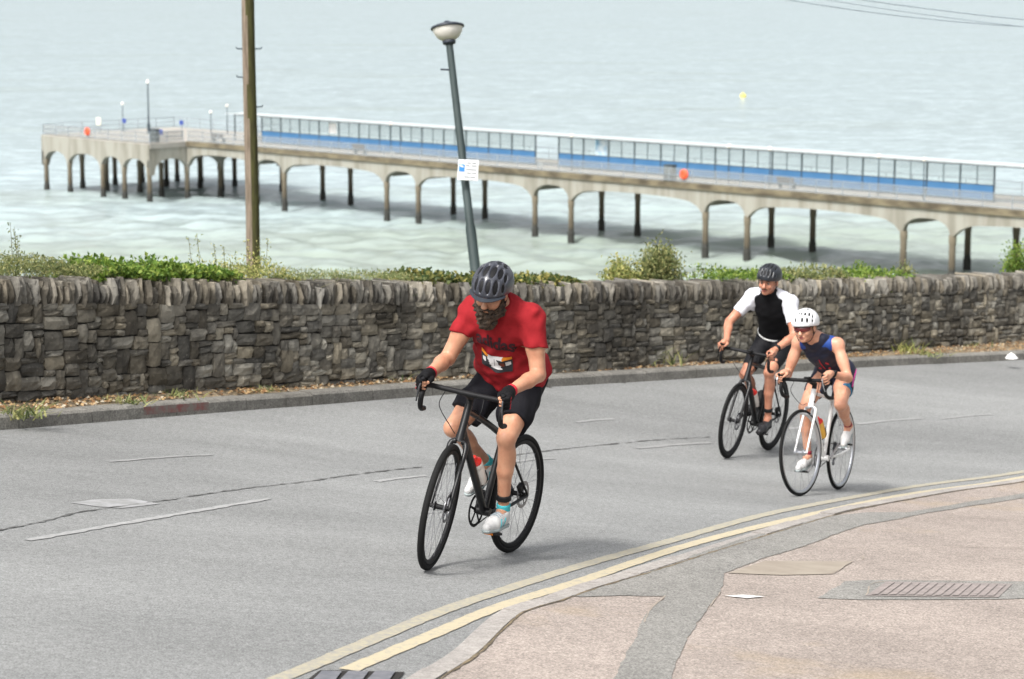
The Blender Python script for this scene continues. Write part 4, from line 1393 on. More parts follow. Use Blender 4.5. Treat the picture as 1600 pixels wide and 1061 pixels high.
lpart(MB().box((0.0, -.06, Ll - 2.5), (.05, .02, .09)), "sticker", M_white)
# parking plate
sgn = empty("parking_sign", unproj(731, 266, d - .12), "white parking plate with blue square on the leaning lamp post", "sign")
Rs = Matrix.Rotation(math.radians(-4), 3, 'Y')
sgn.matrix_world = Matrix.Translation(unproj(731.5, 266, d - .1)) @ Matrix.Rotation(math.radians(3), 4, 'Y')
MB().box((0, 0, 0), (.265, .014, .265), bev=.006).build("plate", mat("sign_white", lin(240, 242, 246), rough=.4), sgn)
M_sblue = mat("sign_blue", lin(70, 140, 215), rough=.4); M_stxt = mat("sign_grey_print", lin(128, 130, 134), rough=.5)
MB().box((-.083, -.009, .028), (.075, .004, .095)).build("blue_square", M_sblue, sgn)
MB().box((-.088, -.012, .05), (.05, .003, .018), Matrix.Rotation(.35, 3, 'Y')).build("white_mark", M_white, sgn)
for k, (x0, x1, z) in enumerate([(-.02, .03, .095), (.045, .1, .095), (-.03, .02, .06), (.04, .11, .06), (-.03, .11, 0.01), (-.02, .04, -.035), (.05, .11, -.035), (-.05, .02, -.085), (.03, .1, -.085)]):
    MB().box(((x0 + x1) / 2, -.009, z), (x1 - x0, .004, .013)).build("print_line", M_stxt, sgn)
MB().box((0, .06, 0), (.1, .13, .03)).build("clamp", M_cap, sgn)

# overhead cables to a pole beyond the frame
far_top = unproj(2050, 52, 40.0)
pq = far_top.copy(); pz = cliff_z(pq.x, pq.y)
tp2 = empty("telegraph_pole", V(pq.x, pq.y, pz), "second wooden pole carrying the cables beyond the wall's end", "pole")
MB().tube([(0, 0, -.3), (0, 0, far_top.z - pz + .4)], [.12, .085], n=12).build("pole_shaft", M_wood, tp2, smooth='auto')
M_cable = mat("black_cable", lin(140, 152, 160), rough=.6)
for k, (px, py, d1, rad, lb) in enumerate([(1335, 15.5, 35.5, .008, "lower overhead cable strung from the wooden pole"), (1420, 9.5, 35.8, .008, "upper overhead cable strung from the wooden pole"), (1500, 30.0, 36.6, .006, "thin overhead cable strung under the others")]):
    a = pole_top + V(0, 0, -.12 - .1 * k); c_ = far_top + V(0, 0, .25 - .22 * k)
    mid = unproj(px, py, d1)
    # parabola through a, mid, c_
    tm = (mid.x - a.x) / (c_.x - a.x)
    lz = a.z + (c_.z - a.z) * tm
    sag = (lz - mid.z) / (4 * tm * (1 - tm))
    pts = []
    for i in range(41):
        t = i / 40; p = a.lerp(c_, t); p.z -= 4 * sag * t * (1 - t); pts.append(p)
    o = MB().tube(pts, rad, n=5).build("overhead_cable", M_cable); tag(o, lb, "cable", "overhead cables")

# ============================================================ SMOOTH BODIES (signed distance -> one continuous surface)
def A3(v): return np.array(v, dtype=np.float32)
def sdf_mesh(name, prims, h, mats, parent=None, wr=None, smooth=True):
    """prims: ('c',a,b,ra,rb,k) tapered limb, ('e',centre,radii,R,k) ellipsoid, ('-e',...) carve, ('-c',...) carve, ('p',pt,n,R) trim beyond a plane near pt"""
    lo, hi = np.full(3, 1e9), np.full(3, -1e9)
    for p in prims:
        if p[0] == 'c':
            for q, rr in ((p[1], p[3]), (p[2], p[4])):
                lo = np.minimum(lo, A3(q) - rr); hi = np.maximum(hi, A3(q) + rr)
        elif p[0] == 'e':
            m = max(p[2]); lo = np.minimum(lo, A3(p[1]) - m); hi = np.maximum(hi, A3(p[1]) + m)
    lo -= 4 * h; hi += 4 * h
    n = np.ceil((hi - lo) / h).astype(int) + 1
    F = np.full(n, 9.0, np.float32)
    ax = [np.arange(n[i], dtype=np.float32) * h + np.float32(lo[i]) for i in range(3)]
    for p in prims:
        kind = p[0]
        if kind in ('c', '-c'):
            a, b_, ra, rb, k = A3(p[1]), A3(p[2]), p[3], p[4], p[5]
            m = max(ra, rb) + k + 3 * h
            bl, bh = np.minimum(a, b_) - m, np.maximum(a, b_) + m
        elif kind in ('e', '-e'):
            c, rad, R, k = A3(p[1]), A3(p[2]), np.array(p[3], np.float32), p[4]
            m = max(p[2]) + k + 3 * h
            bl, bh = c - m, c + m
        else:
            c, nn, R0 = A3(p[1]), A3(p[2]), p[3]
            bl, bh = c - R0, c + R0
        i0 = np.clip(np.floor((bl - lo) / h).astype(int), 0, n - 1); i1 = np.clip(np.ceil((bh - lo) / h).astype(int) + 1, 1, n)
        sl = tuple(slice(i0[i], i1[i]) for i in range(3))
        X, Y, Z = np.meshgrid(ax[0][sl[0]], ax[1][sl[1]], ax[2][sl[2]], indexing='ij', sparse=True)
        f = F[sl]
        if kind in ('c', '-c'):
            ab = b_ - a; L2 = float(ab @ ab) + 1e-9
            t = np.clip(((X - a[0]) * ab[0] + (Y - a[1]) * ab[1] + (Z - a[2]) * ab[2]) / L2, 0, 1)
            d = np.sqrt((X - a[0] - t * ab[0]) ** 2 + (Y - a[1] - t * ab[1]) ** 2 + (Z - a[2] - t * ab[2]) ** 2) - (ra + (rb - ra) * t)
        elif kind in ('e', '-e'):
            x, y, z = X - c[0], Y - c[1], Z - c[2]
            q = [(x * R[0, i] + y * R[1, i] + z * R[2, i]) for i in range(3)]
            k0 = np.sqrt(sum((q[i] / rad[i]) ** 2 for i in range(3))); k1 = np.sqrt(sum((q[i] / rad[i] ** 2) ** 2 for i in range(3))) + 1e-6
            d = k0 * (k0 - 1) / k1
        else:
            d = (X - c[0]) * nn[0] + (Y - c[1]) * nn[1] + (Z - c[2]) * nn[2]
            inside = ((X - c[0]) ** 2 + (Y - c[1]) ** 2 + (Z - c[2]) ** 2) < R0 * R0
            F[sl] = np.where(inside, np.maximum(f, d), f)
            continue
        if kind[0] == '-':
            d = -d
            g = np.clip((k - np.abs(f - d)) / max(k, 1e-6), 0, 1)
            F[sl] = np.maximum(f, d) + g * g * k * .25
        else:
            g = np.clip((k - np.abs(f - d)) / max(k, 1e-6), 0, 1)
            F[sl] = np.minimum(f, d) - g * g * k * .25
    if wr:
        amp, dirs = wr
        X, Y, Z = np.meshgrid(*ax, indexing='ij', sparse=True)
        for (dx, dy, dz, ph, w) in dirs:
            F += np.float32(amp * w) * np.sin(X * dx + Y * dy + Z * dz + ph + 1.3 * np.sin(X * 9.1 + ph) + 1.1 * np.sin(Z * 11.3 + Y * 6.0))
    # surface nets
    S = F < 0
    cnt = np.zeros(n - 1, np.int8)
    for dx in (0, 1):
        for dy in (0, 1):
            for dz in (0, 1):
                cnt += S[dx:n[0] - 1 + dx, dy:n[1] - 1 + dy, dz:n[2] - 1 + dz]
    act = np.argwhere((cnt > 0) & (cnt < 8))
    corners = np.array([(a, b_, c) for a in (0, 1) for b_ in (0, 1) for c in (0, 1)])
    vals = np.stack([F[act[:, 0] + c[0], act[:, 1] + c[1], act[:, 2] + c[2]] for c in corners], 1)
    acc = np.zeros((len(act), 3)); num = np.zeros(len(act))
    for i in range(8):
        for j in range(i + 1, 8):
            if np.abs(corners[i] - corners[j]).sum() == 1:
                m = (vals[:, i] < 0) != (vals[:, j] < 0)
                den = np.where(m, vals[:, i] - vals[:, j], 1.0)
                t = np.where(m, vals[:, i] / den, 0)
                acc += np.where(m[:, None], corners[i] + t[:, None] * (corners[j] - corners[i]), 0); num += m
    verts = (act + acc / num[:, None]) * h + lo
    dims = n - 1
    flat = (act[:, 0] * dims[1] + act[:, 1]) * dims[2] + act[:, 2]
    def vid(i, j, k): return np.searchsorted(flat, (i * dims[1] + j) * dims[2] + k)
    quads = []
    for axis in range(3):
        s0 = [slice(None)] * 3; s1 = [slice(None)] * 3
        s0[axis] = slice(0, -1); s1[axis] = slice(1, None)
        E = np.argwhere(S[tuple(s0)] != S[tuple(s1)])
        o1, o2 = (axis + 1) % 3, (axis + 2) % 3
        E = E[(E[:, o1] > 0) & (E[:, o2] > 0) & (E[:, o1] < n[o1] - 1) & (E[:, o2] < n[o2] - 1)]
        sg = S[tuple(E.T)]
        def cell(d1, d2):
            c = E.copy(); c[:, o1] += d1; c[:, o2] += d2; return vid(*c.T)
        q = np.stack([cell(-1, -1), cell(0, -1), cell(0, 0), cell(-1, 0)], 1)
        q[~sg] = q[~sg][:, ::-1]
        quads.append(q)
    quads = np.concatenate(quads)
    me = bpy.data.meshes.new(name)
    me.from_pydata(verts.tolist(), [], quads.tolist())
    me.validate()
    if smooth: me.polygons.foreach_set('use_smooth', [True] * len(me.polygons))
    for m in (mats if isinstance(mats, (list, tuple)) else [mats]): me.materials.append(m)
    me.update()
    o = bpy.data.objects.new(name, me); COL.objects.link(o)
    if parent is not None: o.parent = parent
    return o

def ik(a, c, l1, l2, pole):
    a, c, pole = Vector(a), Vector(c), Vector(pole)
    d = c - a; L = min(d.length, (l1 + l2) * .999); u = d.normalized()
    x = (L * L + l1 * l1 - l2 * l2) / (2 * L); hgt = math.sqrt(max(0, l1 * l1 - x * x))
    w = (pole - u * pole.dot(u)).normalized()
    return a + u * x + w * hgt
I3 = ((1, 0, 0), (0, 1, 0), (0, 0, 1))
def basis(f, l, u): return ((f.x, l.x, u.x), (f.y, l.y, u.y), (f.z, l.z, u.z))

# ============================================================ BICYCLES
M_tyre = mat("tyre_rubber", (.010, .010, .010), rough=.8, spec=.2)
M_blackm = mat("satin_black_paint", (.006, .006, .007), (.011, .011, .012), rough=.34, scale=6, spec=.35)
M_blackg = mat("matt_black_plastic", (.008, .008, .009), rough=.6, spec=.25)
M_silver = mat("brushed_alloy", lin(188, 190, 194), rough=.3, metal=.9)
M_disc = mat("steel_disc", lin(130, 130, 134), rough=.35, metal=.9)
M_chain = mat("oily_chain", (.05, .048, .045), rough=.5, metal=.6)
M_fwhite = mat("white_frame_paint", lin(214, 214, 212), lin(206, 206, 206), rough=.3, scale=5, coat=.3)
M_spoke = mat("steel_spokes", lin(150, 150, 154), rough=.35, metal=.8)
M_spokeb = mat("black_spokes", (.04, .04, .042), rough=.4)
M_amber = mat("amber_reflector", lin(226, 128, 30), rough=.3)
M_redp = mat("red_plastic", lin(206, 44, 36), rough=.4)
M_bottle = mat("clear_bottle", lin(214, 210, 204), rough=.35)
M_bottley = mat("amber_drink_bottle", lin(222, 170, 70), rough=.35)
M_grey = mat("dark_grey_metal", lin(78, 80, 84), rough=.4, metal=.4)

def bike_matrix(front_px, heading, wb, lean):
    Pf = hit(*front_px)
    hd = math.radians(heading); f2 = V(-math.sin(hd), -math.cos(hd), 0)
    Pr = Pf - f2 * wb
    for _ in range(4):
        Pr = V(Pr.x, Pr.y, gz(Pr.x, Pr.y)); f = (Pf - Pr).normalized(); Pr = Pf - f * wb
    Pr.z = gz(Pr.x, Pr.y)
    f = (Pf - Pr).normalized()
    l = V(0, 0, 1).cross(f).normalized(); u = f.cross(l)
    R = Matrix((f, l, u)).transposed().to_4x4()
    return Matrix.Translation(Pr) @ R @ Matrix.Rotation(-math.radians(lean), 4, 'X')

def make_bike(cfg):
    M = bike_matrix(cfg['front'], cfg['heading'], cfg['wb'], cfg['lean'])
    e = empty(cfg['name'], M, cfg['label'], "bicycle")
    R, wb = cfg['R'], cfg['wb']
    BB = V(.42, 0, cfg.get('bb', .275))
    rh, fh = V(0, 0, R), V(wb, 0, R)
    ha = math.radians(72.5); axd = V(-math.cos(ha), 0, math.sin(ha))
    rake = .045
    a0 = fh - V(math.sin(ha), 0, math.cos(ha)) * rake         # foot of the steering axis beside the hub
    crown = a0 + axd * .385
    barz = cfg['barz']
    tl = (barz - .035 - crown.z) / axd.z
    htop = crown + axd * (tl - .04); stem0 = crown + axd * tl
    sa = math.radians(73.5); sad = V(-math.cos(sa), 0, math.sin(sa))
    saddle = BB + sad * ((cfg['saddlez'] - BB.z) / sad.z)
    seatc = BB + sad * ((cfg['seatc'] - BB.z) / sad.z)
    SR = Matrix.Translation(crown) @ Matrix.Rotation(math.radians(cfg['steer']), 4, axd) @ Matrix.Translation(-crown)
    stem1 = stem0 + V(cfg.get('stem', .095), 0, .03)
    fm, am = cfg['frame_mat'], cfg['comp_mat']
    def B(mb, name, m, parent=e, steer=False, **k):
        if steer: mb.v = [tuple(SR @ V(*v)) for v in mb.v]
        k.setdefault('smooth', 'auto')
        return mb.build(name, m, parent, **k)
    # frame
    dt, tt, stt = cfg['tubes']
    hb = crown + axd * .012
    fr = B(MB().tube([hb, hb.lerp(htop, .5), htop], [.024, .021, .021], n=14), "frame", fm)
    B(MB().tube([hb + axd * .045, BB], [dt, dt * .95], n=12, flat=.85), "down_tube", fm)
    ttp = [htop - axd * .03, (htop - axd * .03).lerp(seatc, .55) + V(0, 0, .006), seatc + V(.02, 0, .004)]
    B(MB().tube(catmull(ttp, 5), tt, n=12, flat=1.1), "top_tube", fm)
    B(MB().tube([BB, seatc + sad * .03], [stt * 1.1, stt], n=12), "seat_tube", fm)
    for s in (-1, 1):
        B(MB().tube([BB + V(-.02, s * .03, 0), rh.lerp(BB, .45) + V(0, s * .06, -.01), rh + V(0, s * .068, 0)], [.012, .010, .009], n=8), "chain_stay", cfg.get('stay_mat', fm))
        B(MB().tube([seatc + V(-.01, s * .015, -.02), rh + V(0, s * .068, .005)], [.009, .007], n=8), "seat_stay", cfg.get('stay_mat', fm))
    B(MB().tube([BB + V(0, -.04, 0), BB + V(0, .04, 0)], .024, n=14), "bottom_bracket", fm)
    B(MB().tube([seatc, saddle - sad * .03], .0155, n=12), "seat_post", am)
    sd = MB()
    rows = [(-.14, .065, .010), (-.10, .072, .016), (-.04, .06, .012), (.02, .034, .004), (.08, .021, 0), (.13, .014, -.004)]
    vs = []
    for (x, w, z) in rows:
        for (yy, zz) in ((-1, -.035), (-1, -.008), (-.6, .004), (0, 0), (.6, .004), (1, -.008), (1, -.035)):
            vs.append(saddle + V(x, yy * w, z + zz))
    sd.add(vs, [(i * 7 + k, i * 7 + (k + 1) % 7, (i + 1) * 7 + (k + 1) % 7, (i + 1) * 7 + k) for i in range(5) for k in range(7)] + [tuple(range(7)), tuple(35 + k for k in range(7))])
    B(sd, "saddle", M_blackg, smooth=True)
    B(MB().tube([saddle + V(-.08, .02, -.05), saddle + V(.06, .02, -.045)], .0045, n=6).tube([saddle + V(-.08, -.02, -.05), saddle + V(.06, -.02, -.045)], .0045, n=6), "saddle_rails", am)
    # fork
    fk = MB()
    for s in (-1, 1):
        fk.tube(catmull([crown + V(.004, s * .018, -.004), crown + V(.012, s * .046, -.03), crown.lerp(fh, .5) + V(.002, s * .05, 0), fh + V(0, s * .052, 0)], 4), [q_ * cfg.get('fork_s', 1.0) for q_ in [.017] * 2 + [.0155] * 3 + [.0135] * 3 + [.012] * 3 + [.010] * 2], n=10)
    fk.tube([crown - axd * .005, crown + axd * .03], .026, n=12)
    B(fk, "fork", cfg.get('fork_mat', fm), steer=True)
    # wheels
    def wheel(c, steer, rear):
        rim_d = cfg['rim_d']; tw = cfg['tw']
        wm = MB(); ro = R - tw * .95; ri = ro - rim_d
        wm.lathe([(ro, -.0115), (ro - .004, -.013), (ri + .006, -.011), (ri, -.004), (ri, .004), (ri + .006, .011), (ro - .004, .013), (ro, .0115)], c, axis=(0, 1, 0), n=64, closed=True)
        w = B(wm, "wheel", cfg['rim_mat'], steer=steer)
        ty = MB(); rc = R - tw * .5
        ty.lathe([(rc + tw * .5 * math.cos(a) * (1.0 if math.cos(a) > 0 else .9), tw * .5 * math.sin(a)) for a in np.linspace(0, 2 * math.pi, 11)[:-1]], c, axis=(0, 1, 0), n=72, closed=True)
        B(ty, "tyre", M_tyre, w, steer=steer, smooth=True)
        hbm = MB().lathe([(0, -.055), (.012, -.055), (.014, -.035), (.026, -.032), (.026, -.028), (.015, -.02), (.014, .02), (.026, .028), (.026, .032), (.014, .035), (.012, .055), (0, .055)], c, axis=(0, 1, 0), n=14)
        B(hbm, "hub", cfg['hub_mat'], w, steer=steer)
        spm = MB(); ns = cfg['spokes']
        for k in range(ns):
            a = 2 * math.pi * k / ns; s = -1 if k % 2 else 1; off = (1 if (k // 2) % 2 else -1) * .95
            p = c + V(.025 * math.cos(a + off), s * .029, .025 * math.sin(a + off)); q = c + V((ri + .003) * math.cos(a), s * .003, (ri + .003) * math.sin(a))
            spm.tube([p, q], .0011, n=4, caps=False)
        B(spm, "spokes", cfg['spoke_mat'], w, steer=steer)
        if cfg['disc']:
            s = .040
            dm = MB().lathe([(.060, s - .001), (.08, s - .001), (.08, s + .001), (.060, s + .001)], c, axis=(0, 1, 0), n=36, closed=True)
            for k in range(5):
                a = k * 2 * math.pi / 5; dm.tube([c + V(.016 * math.cos(a), s, .016 * math.sin(a)), c + V(.062 * math.cos(a + .5), s, .062 * math.sin(a + .5))], .0035, n=5)
            B(dm, "brake_disc", M_disc, w, steer=steer)
            B(MB().box(c + (V(-.055, .043, .055) if not rear else V(.06, .045, .045)), (.05, .028, .055), Matrix.Rotation(.7, 3, 'Y'), bev=.008), "brake_caliper", M_blackg, w, steer=steer)
        if rear:
            cas = MB()
            for k, rr_ in enumerate((.052, .046, .040, .034, .028)):
                cas.lathe([(.012, -.026 - .005 * (5 - k)), (rr_, -.026 - .005 * (5 - k)), (rr_, -.0285 - .005 * (5 - k)), (.012, -.0285 - .005 * (5 - k))], c, axis=(0, 1, 0), n=22)
            B(cas, "cassette", M_grey, w)
        return w
    wheel(fh, True, False); wheel(rh, False, True)
    # stem, bar, levers
    B(MB().tube([stem0 - axd * .045, stem0 + axd * .012], .019, n=12), "headset_spacer", am, steer=True)
    st_ = B(MB().tube([stem0, stem1], [.019, .0175], n=12), "stem", cfg.get('stem_mat', am), steer=True)
    C0 = stem1 + V(.012, 0, .002)
    HW = cfg['barw'] / 2
    def side_path(s):
        return catmull([C0 + V(*p) for p in [(0, s * .03, 0), (0, s * (HW - .06), .002), (.008, s * (HW - .02), .003), (.05, s * HW, .001), (.085, s * (HW + .002), -.02), (.095, s * (HW + .004), -.06), (.075, s * (HW + .006), -.105), (.03, s * (HW + .008), -.128), (-.035, s * (HW + .01), -.132)]], 5)
    hb_ = B(MB().tube([C0 - V(0, .05, 0), C0 + V(0, .05, 0)], .0158, n=12), "handlebar", am, steer=True)
    for s in (-1, 1):
        pth = side_path(s)
        B(MB().tube(pth, [.0145] * len(pth), n=10), "bar_tape", M_blackg, hb_, steer=True)
        h0 = C0 + V(.045, s * HW, .008); h1 = C0 + V(.125, s * (HW + .004), .030)
        hd = MB().tube([h0, h0.lerp(h1, .5) + V(0, 0, .004), h1, h1 + V(.012, 0, .018)], [.0165, .0165, .0155, .011], n=10, flat=.85)
        lv = B(hd, "brake_hood", M_blackg, hb_, steer=True)
        B(MB().tube(catmull([h1 + V(.004, s * .004, -.004), h1 + V(.020, s * .008, -.03), h1 + V(.012, s * .012, -.07), h1 + V(-.008, s * .018, -.112)], 4), [.0075] * 9 + [.006] * 4, n=8, flat=.6), "brake_lever", cfg['lever_mat'], hb_, steer=True)
    B(MB().tube(catmull([C0 + V(.01, -.12, -.01), C0 + V(.04, -.13, -.09), C0 + V(-.0, -.06, -.19), crown + V(.01, -.03, .03)], 6), .0026, n=5), "brake_cable", M_blackg, hb_, steer=True)
    B(MB().tube(catmull([C0 + V(.01, .10, -.01), C0 + V(.035, .10, -.09), C0 + V(-.03, .04, -.17), htop + V(.03, .02, -.09)], 6), .0026, n=5), "brake_cable", M_blackg, hb_, steer=True)
    if cfg.get('rimbrake'):
        for (c, sg, stf) in ((crown + V(.03, 0, -.005), 1, True), (seatc + (rh - seatc) * .42 + V(-.03, 0, .02), -1, False)):
            mb = MB()
            for s in (-1, 1): mb.tube(catmull([c, c + V(0, s * .03, .0), c + V(0, s * .03, -.045), c + V(0, s * .016, -.055)], 3), .0065, n=6)
            B(mb, "rim_brake", M_silver, steer=stf)
    # cranks and pedals
    ca = math.radians(cfg['crank'])        # direction of the LEFT crank in the x-z plane
    cl_, ped = .172, {}
    cm = MB().lathe([(.014, -.045), (.018, -.048), (.018, -.055), (.012, -.058), (0, -.058)], BB, axis=(0, 1, 0), n=16)
    B(cm, "crank_axle", am)
    ring = MB().lathe([(.080, -.046), (.096, -.045), (.099, -.0475), (.096, -.050), (.080, -.049)], BB, axis=(0, 1, 0), n=44, closed=True)
    for k in range(5):
        a = k * 2 * math.pi / 5 + .3; ring.tube([BB + V(.012 * math.cos(a), -.048, .012 * math.sin(a)), BB + V(.085 * math.cos(a), -.0475, .085 * math.sin(a))], .0075, n=6, flat=.5)
    B(ring, "chainring", cfg['ring_mat'])
    ch = MB(); yc = -.0475
    for (ang, zo) in ((1, .096), (-1, -.096)):
        ch.tube([BB + V(0, yc, zo), rh + V(0, yc + .004, ang * .042)], .0042, n=5, flat=.8)
    B(ch, "chain", M_chain)
    dr = MB().tube([rh + V(.0, -.05, -.02), rh + V(.012, -.052, -.075), rh + V(.03, -.05, -.125)], .0085, n=6)
    dr.lathe([(.0, -.006), (.017, -.006), (.017, .006), (0, .006)], rh + V(.012, -.047, -.078), axis=(0, 1, 0), n=12).lathe([(.0, -.006), (.017, -.006), (.017, .006), (0, .006)], rh + V(.032, -.047, -.125), axis=(0, 1, 0), n=12)
    B(dr, "rear_derailleur", M_grey)
    for s in (1, -1):
        v = V(math.cos(ca), 0, math.sin(ca)) * s
        pe = BB + v * cl_ + V(0, s * .078, 0)
        cr = B(MB().tube([BB + V(0, s * .056, 0), pe], [.013, .0105], n=8, flat=.7), "crank_arm", cfg.get('crank_mat', am))
        pd = MB().box(pe + V(0, s * .058, 0), (.088, .085, .016), Matrix.Rotation(math.radians(cfg.get('toe', -8) * -1), 3, 'Y'), bev=.004)
        pd.tube([pe, pe + V(0, s * .05, 0)], .006, n=6)
        pdo = B(pd, "pedal", M_blackg, cr)
        if cfg.get('reflector'):
            MB().box(pe + V(.046, s * .058, 0), (.006, .05, .011)).build("reflector", M_amber, pdo)
            MB().box(pe + V(-.046, s * .058, 0), (.006, .05, .011)).build("reflector", M_amber, pdo)
        ped[s] = pe + V(0, s * .055, .010)
    # bottle on the down tube
    if cfg.get('bottle'):
        dd = (hb - BB).normalized(); up = V(-dd.z, 0, dd.x); c = BB + dd * .20 + up * (dt + .042)
        bo = MB().lathe([(0, -.02), (.035, -.02), (.0365, 0), (.0365, .09), (.032, .10), (.0365, .11), (.0365, .135), (.02, .155), (0, .155)], c, axis=dd, n=18)
        bt = B(bo, "bottle", cfg['bottle'][0])
        B(MB().lathe([(.034, .135), (.035, .148), (.014, .168), (.012, .185), (0, .186)], c, axis=dd, n=14), "bottle_cap", cfg['bottle'][1], bt)
        cg = MB()
        for s in (-1, 1): cg.tube(catmull([c + dd * -.02 - up * .04 + V(0, s * .01, 0), c + dd * .0 + V(0, s * .039, 0), c + dd * .07 + V(0, s * .039, 0) + up * .01], 4), .0035, n=5)
        B(cg, "bottle_cage", M_blackg)
    if cfg.get('bottle2'):
        c = BB + sad * .17 + V(.055, 0, .01)
        B(MB().lathe([(0, -.02), (.035, -.02), (.0365, 0), (.0365, .12), (.02, .14), (0, .14)], c, axis=sad, n=18), "bottle", cfg['bottle2'])
    if cfg.get('computer'):
        B(MB().box(C0 + V(.05, .02, .02), (.06, .045, .018), bev=.006), "bike_computer", M_blackg, hb_, steer=True)
    return dict(M=M, e=e, BB=BB, ped=ped, saddle=saddle, C0=C0, HW=HW, SR=SR)

# ============================================================ RIDERS
def skin(name, c1, c2): return mat(name, c1, c2, rough=.44, scale=13, spec=.4, sss=.10, ramp=(.25, .75), bump=.25, bscale=70, bdist=.004)
EYE_W, EYE_D = mat("eye_white", lin(130, 118, 110), rough=.4), mat("eye_dark", (.03, .022, .018), rough=.2)
def wrinkles(seed, n=7, lo=45, hi=120):
    r = random.Random(seed); out = []
    for _ in range(n):
        d = V(r.gauss(0, 1), r.gauss(0, 1), r.gauss(0, 1)).normalized() * r.uniform(lo, hi)
        out.append((d.x, d.y, d.z, r.uniform(0, 6.28), r.uniform(.3, 1)))
    return out

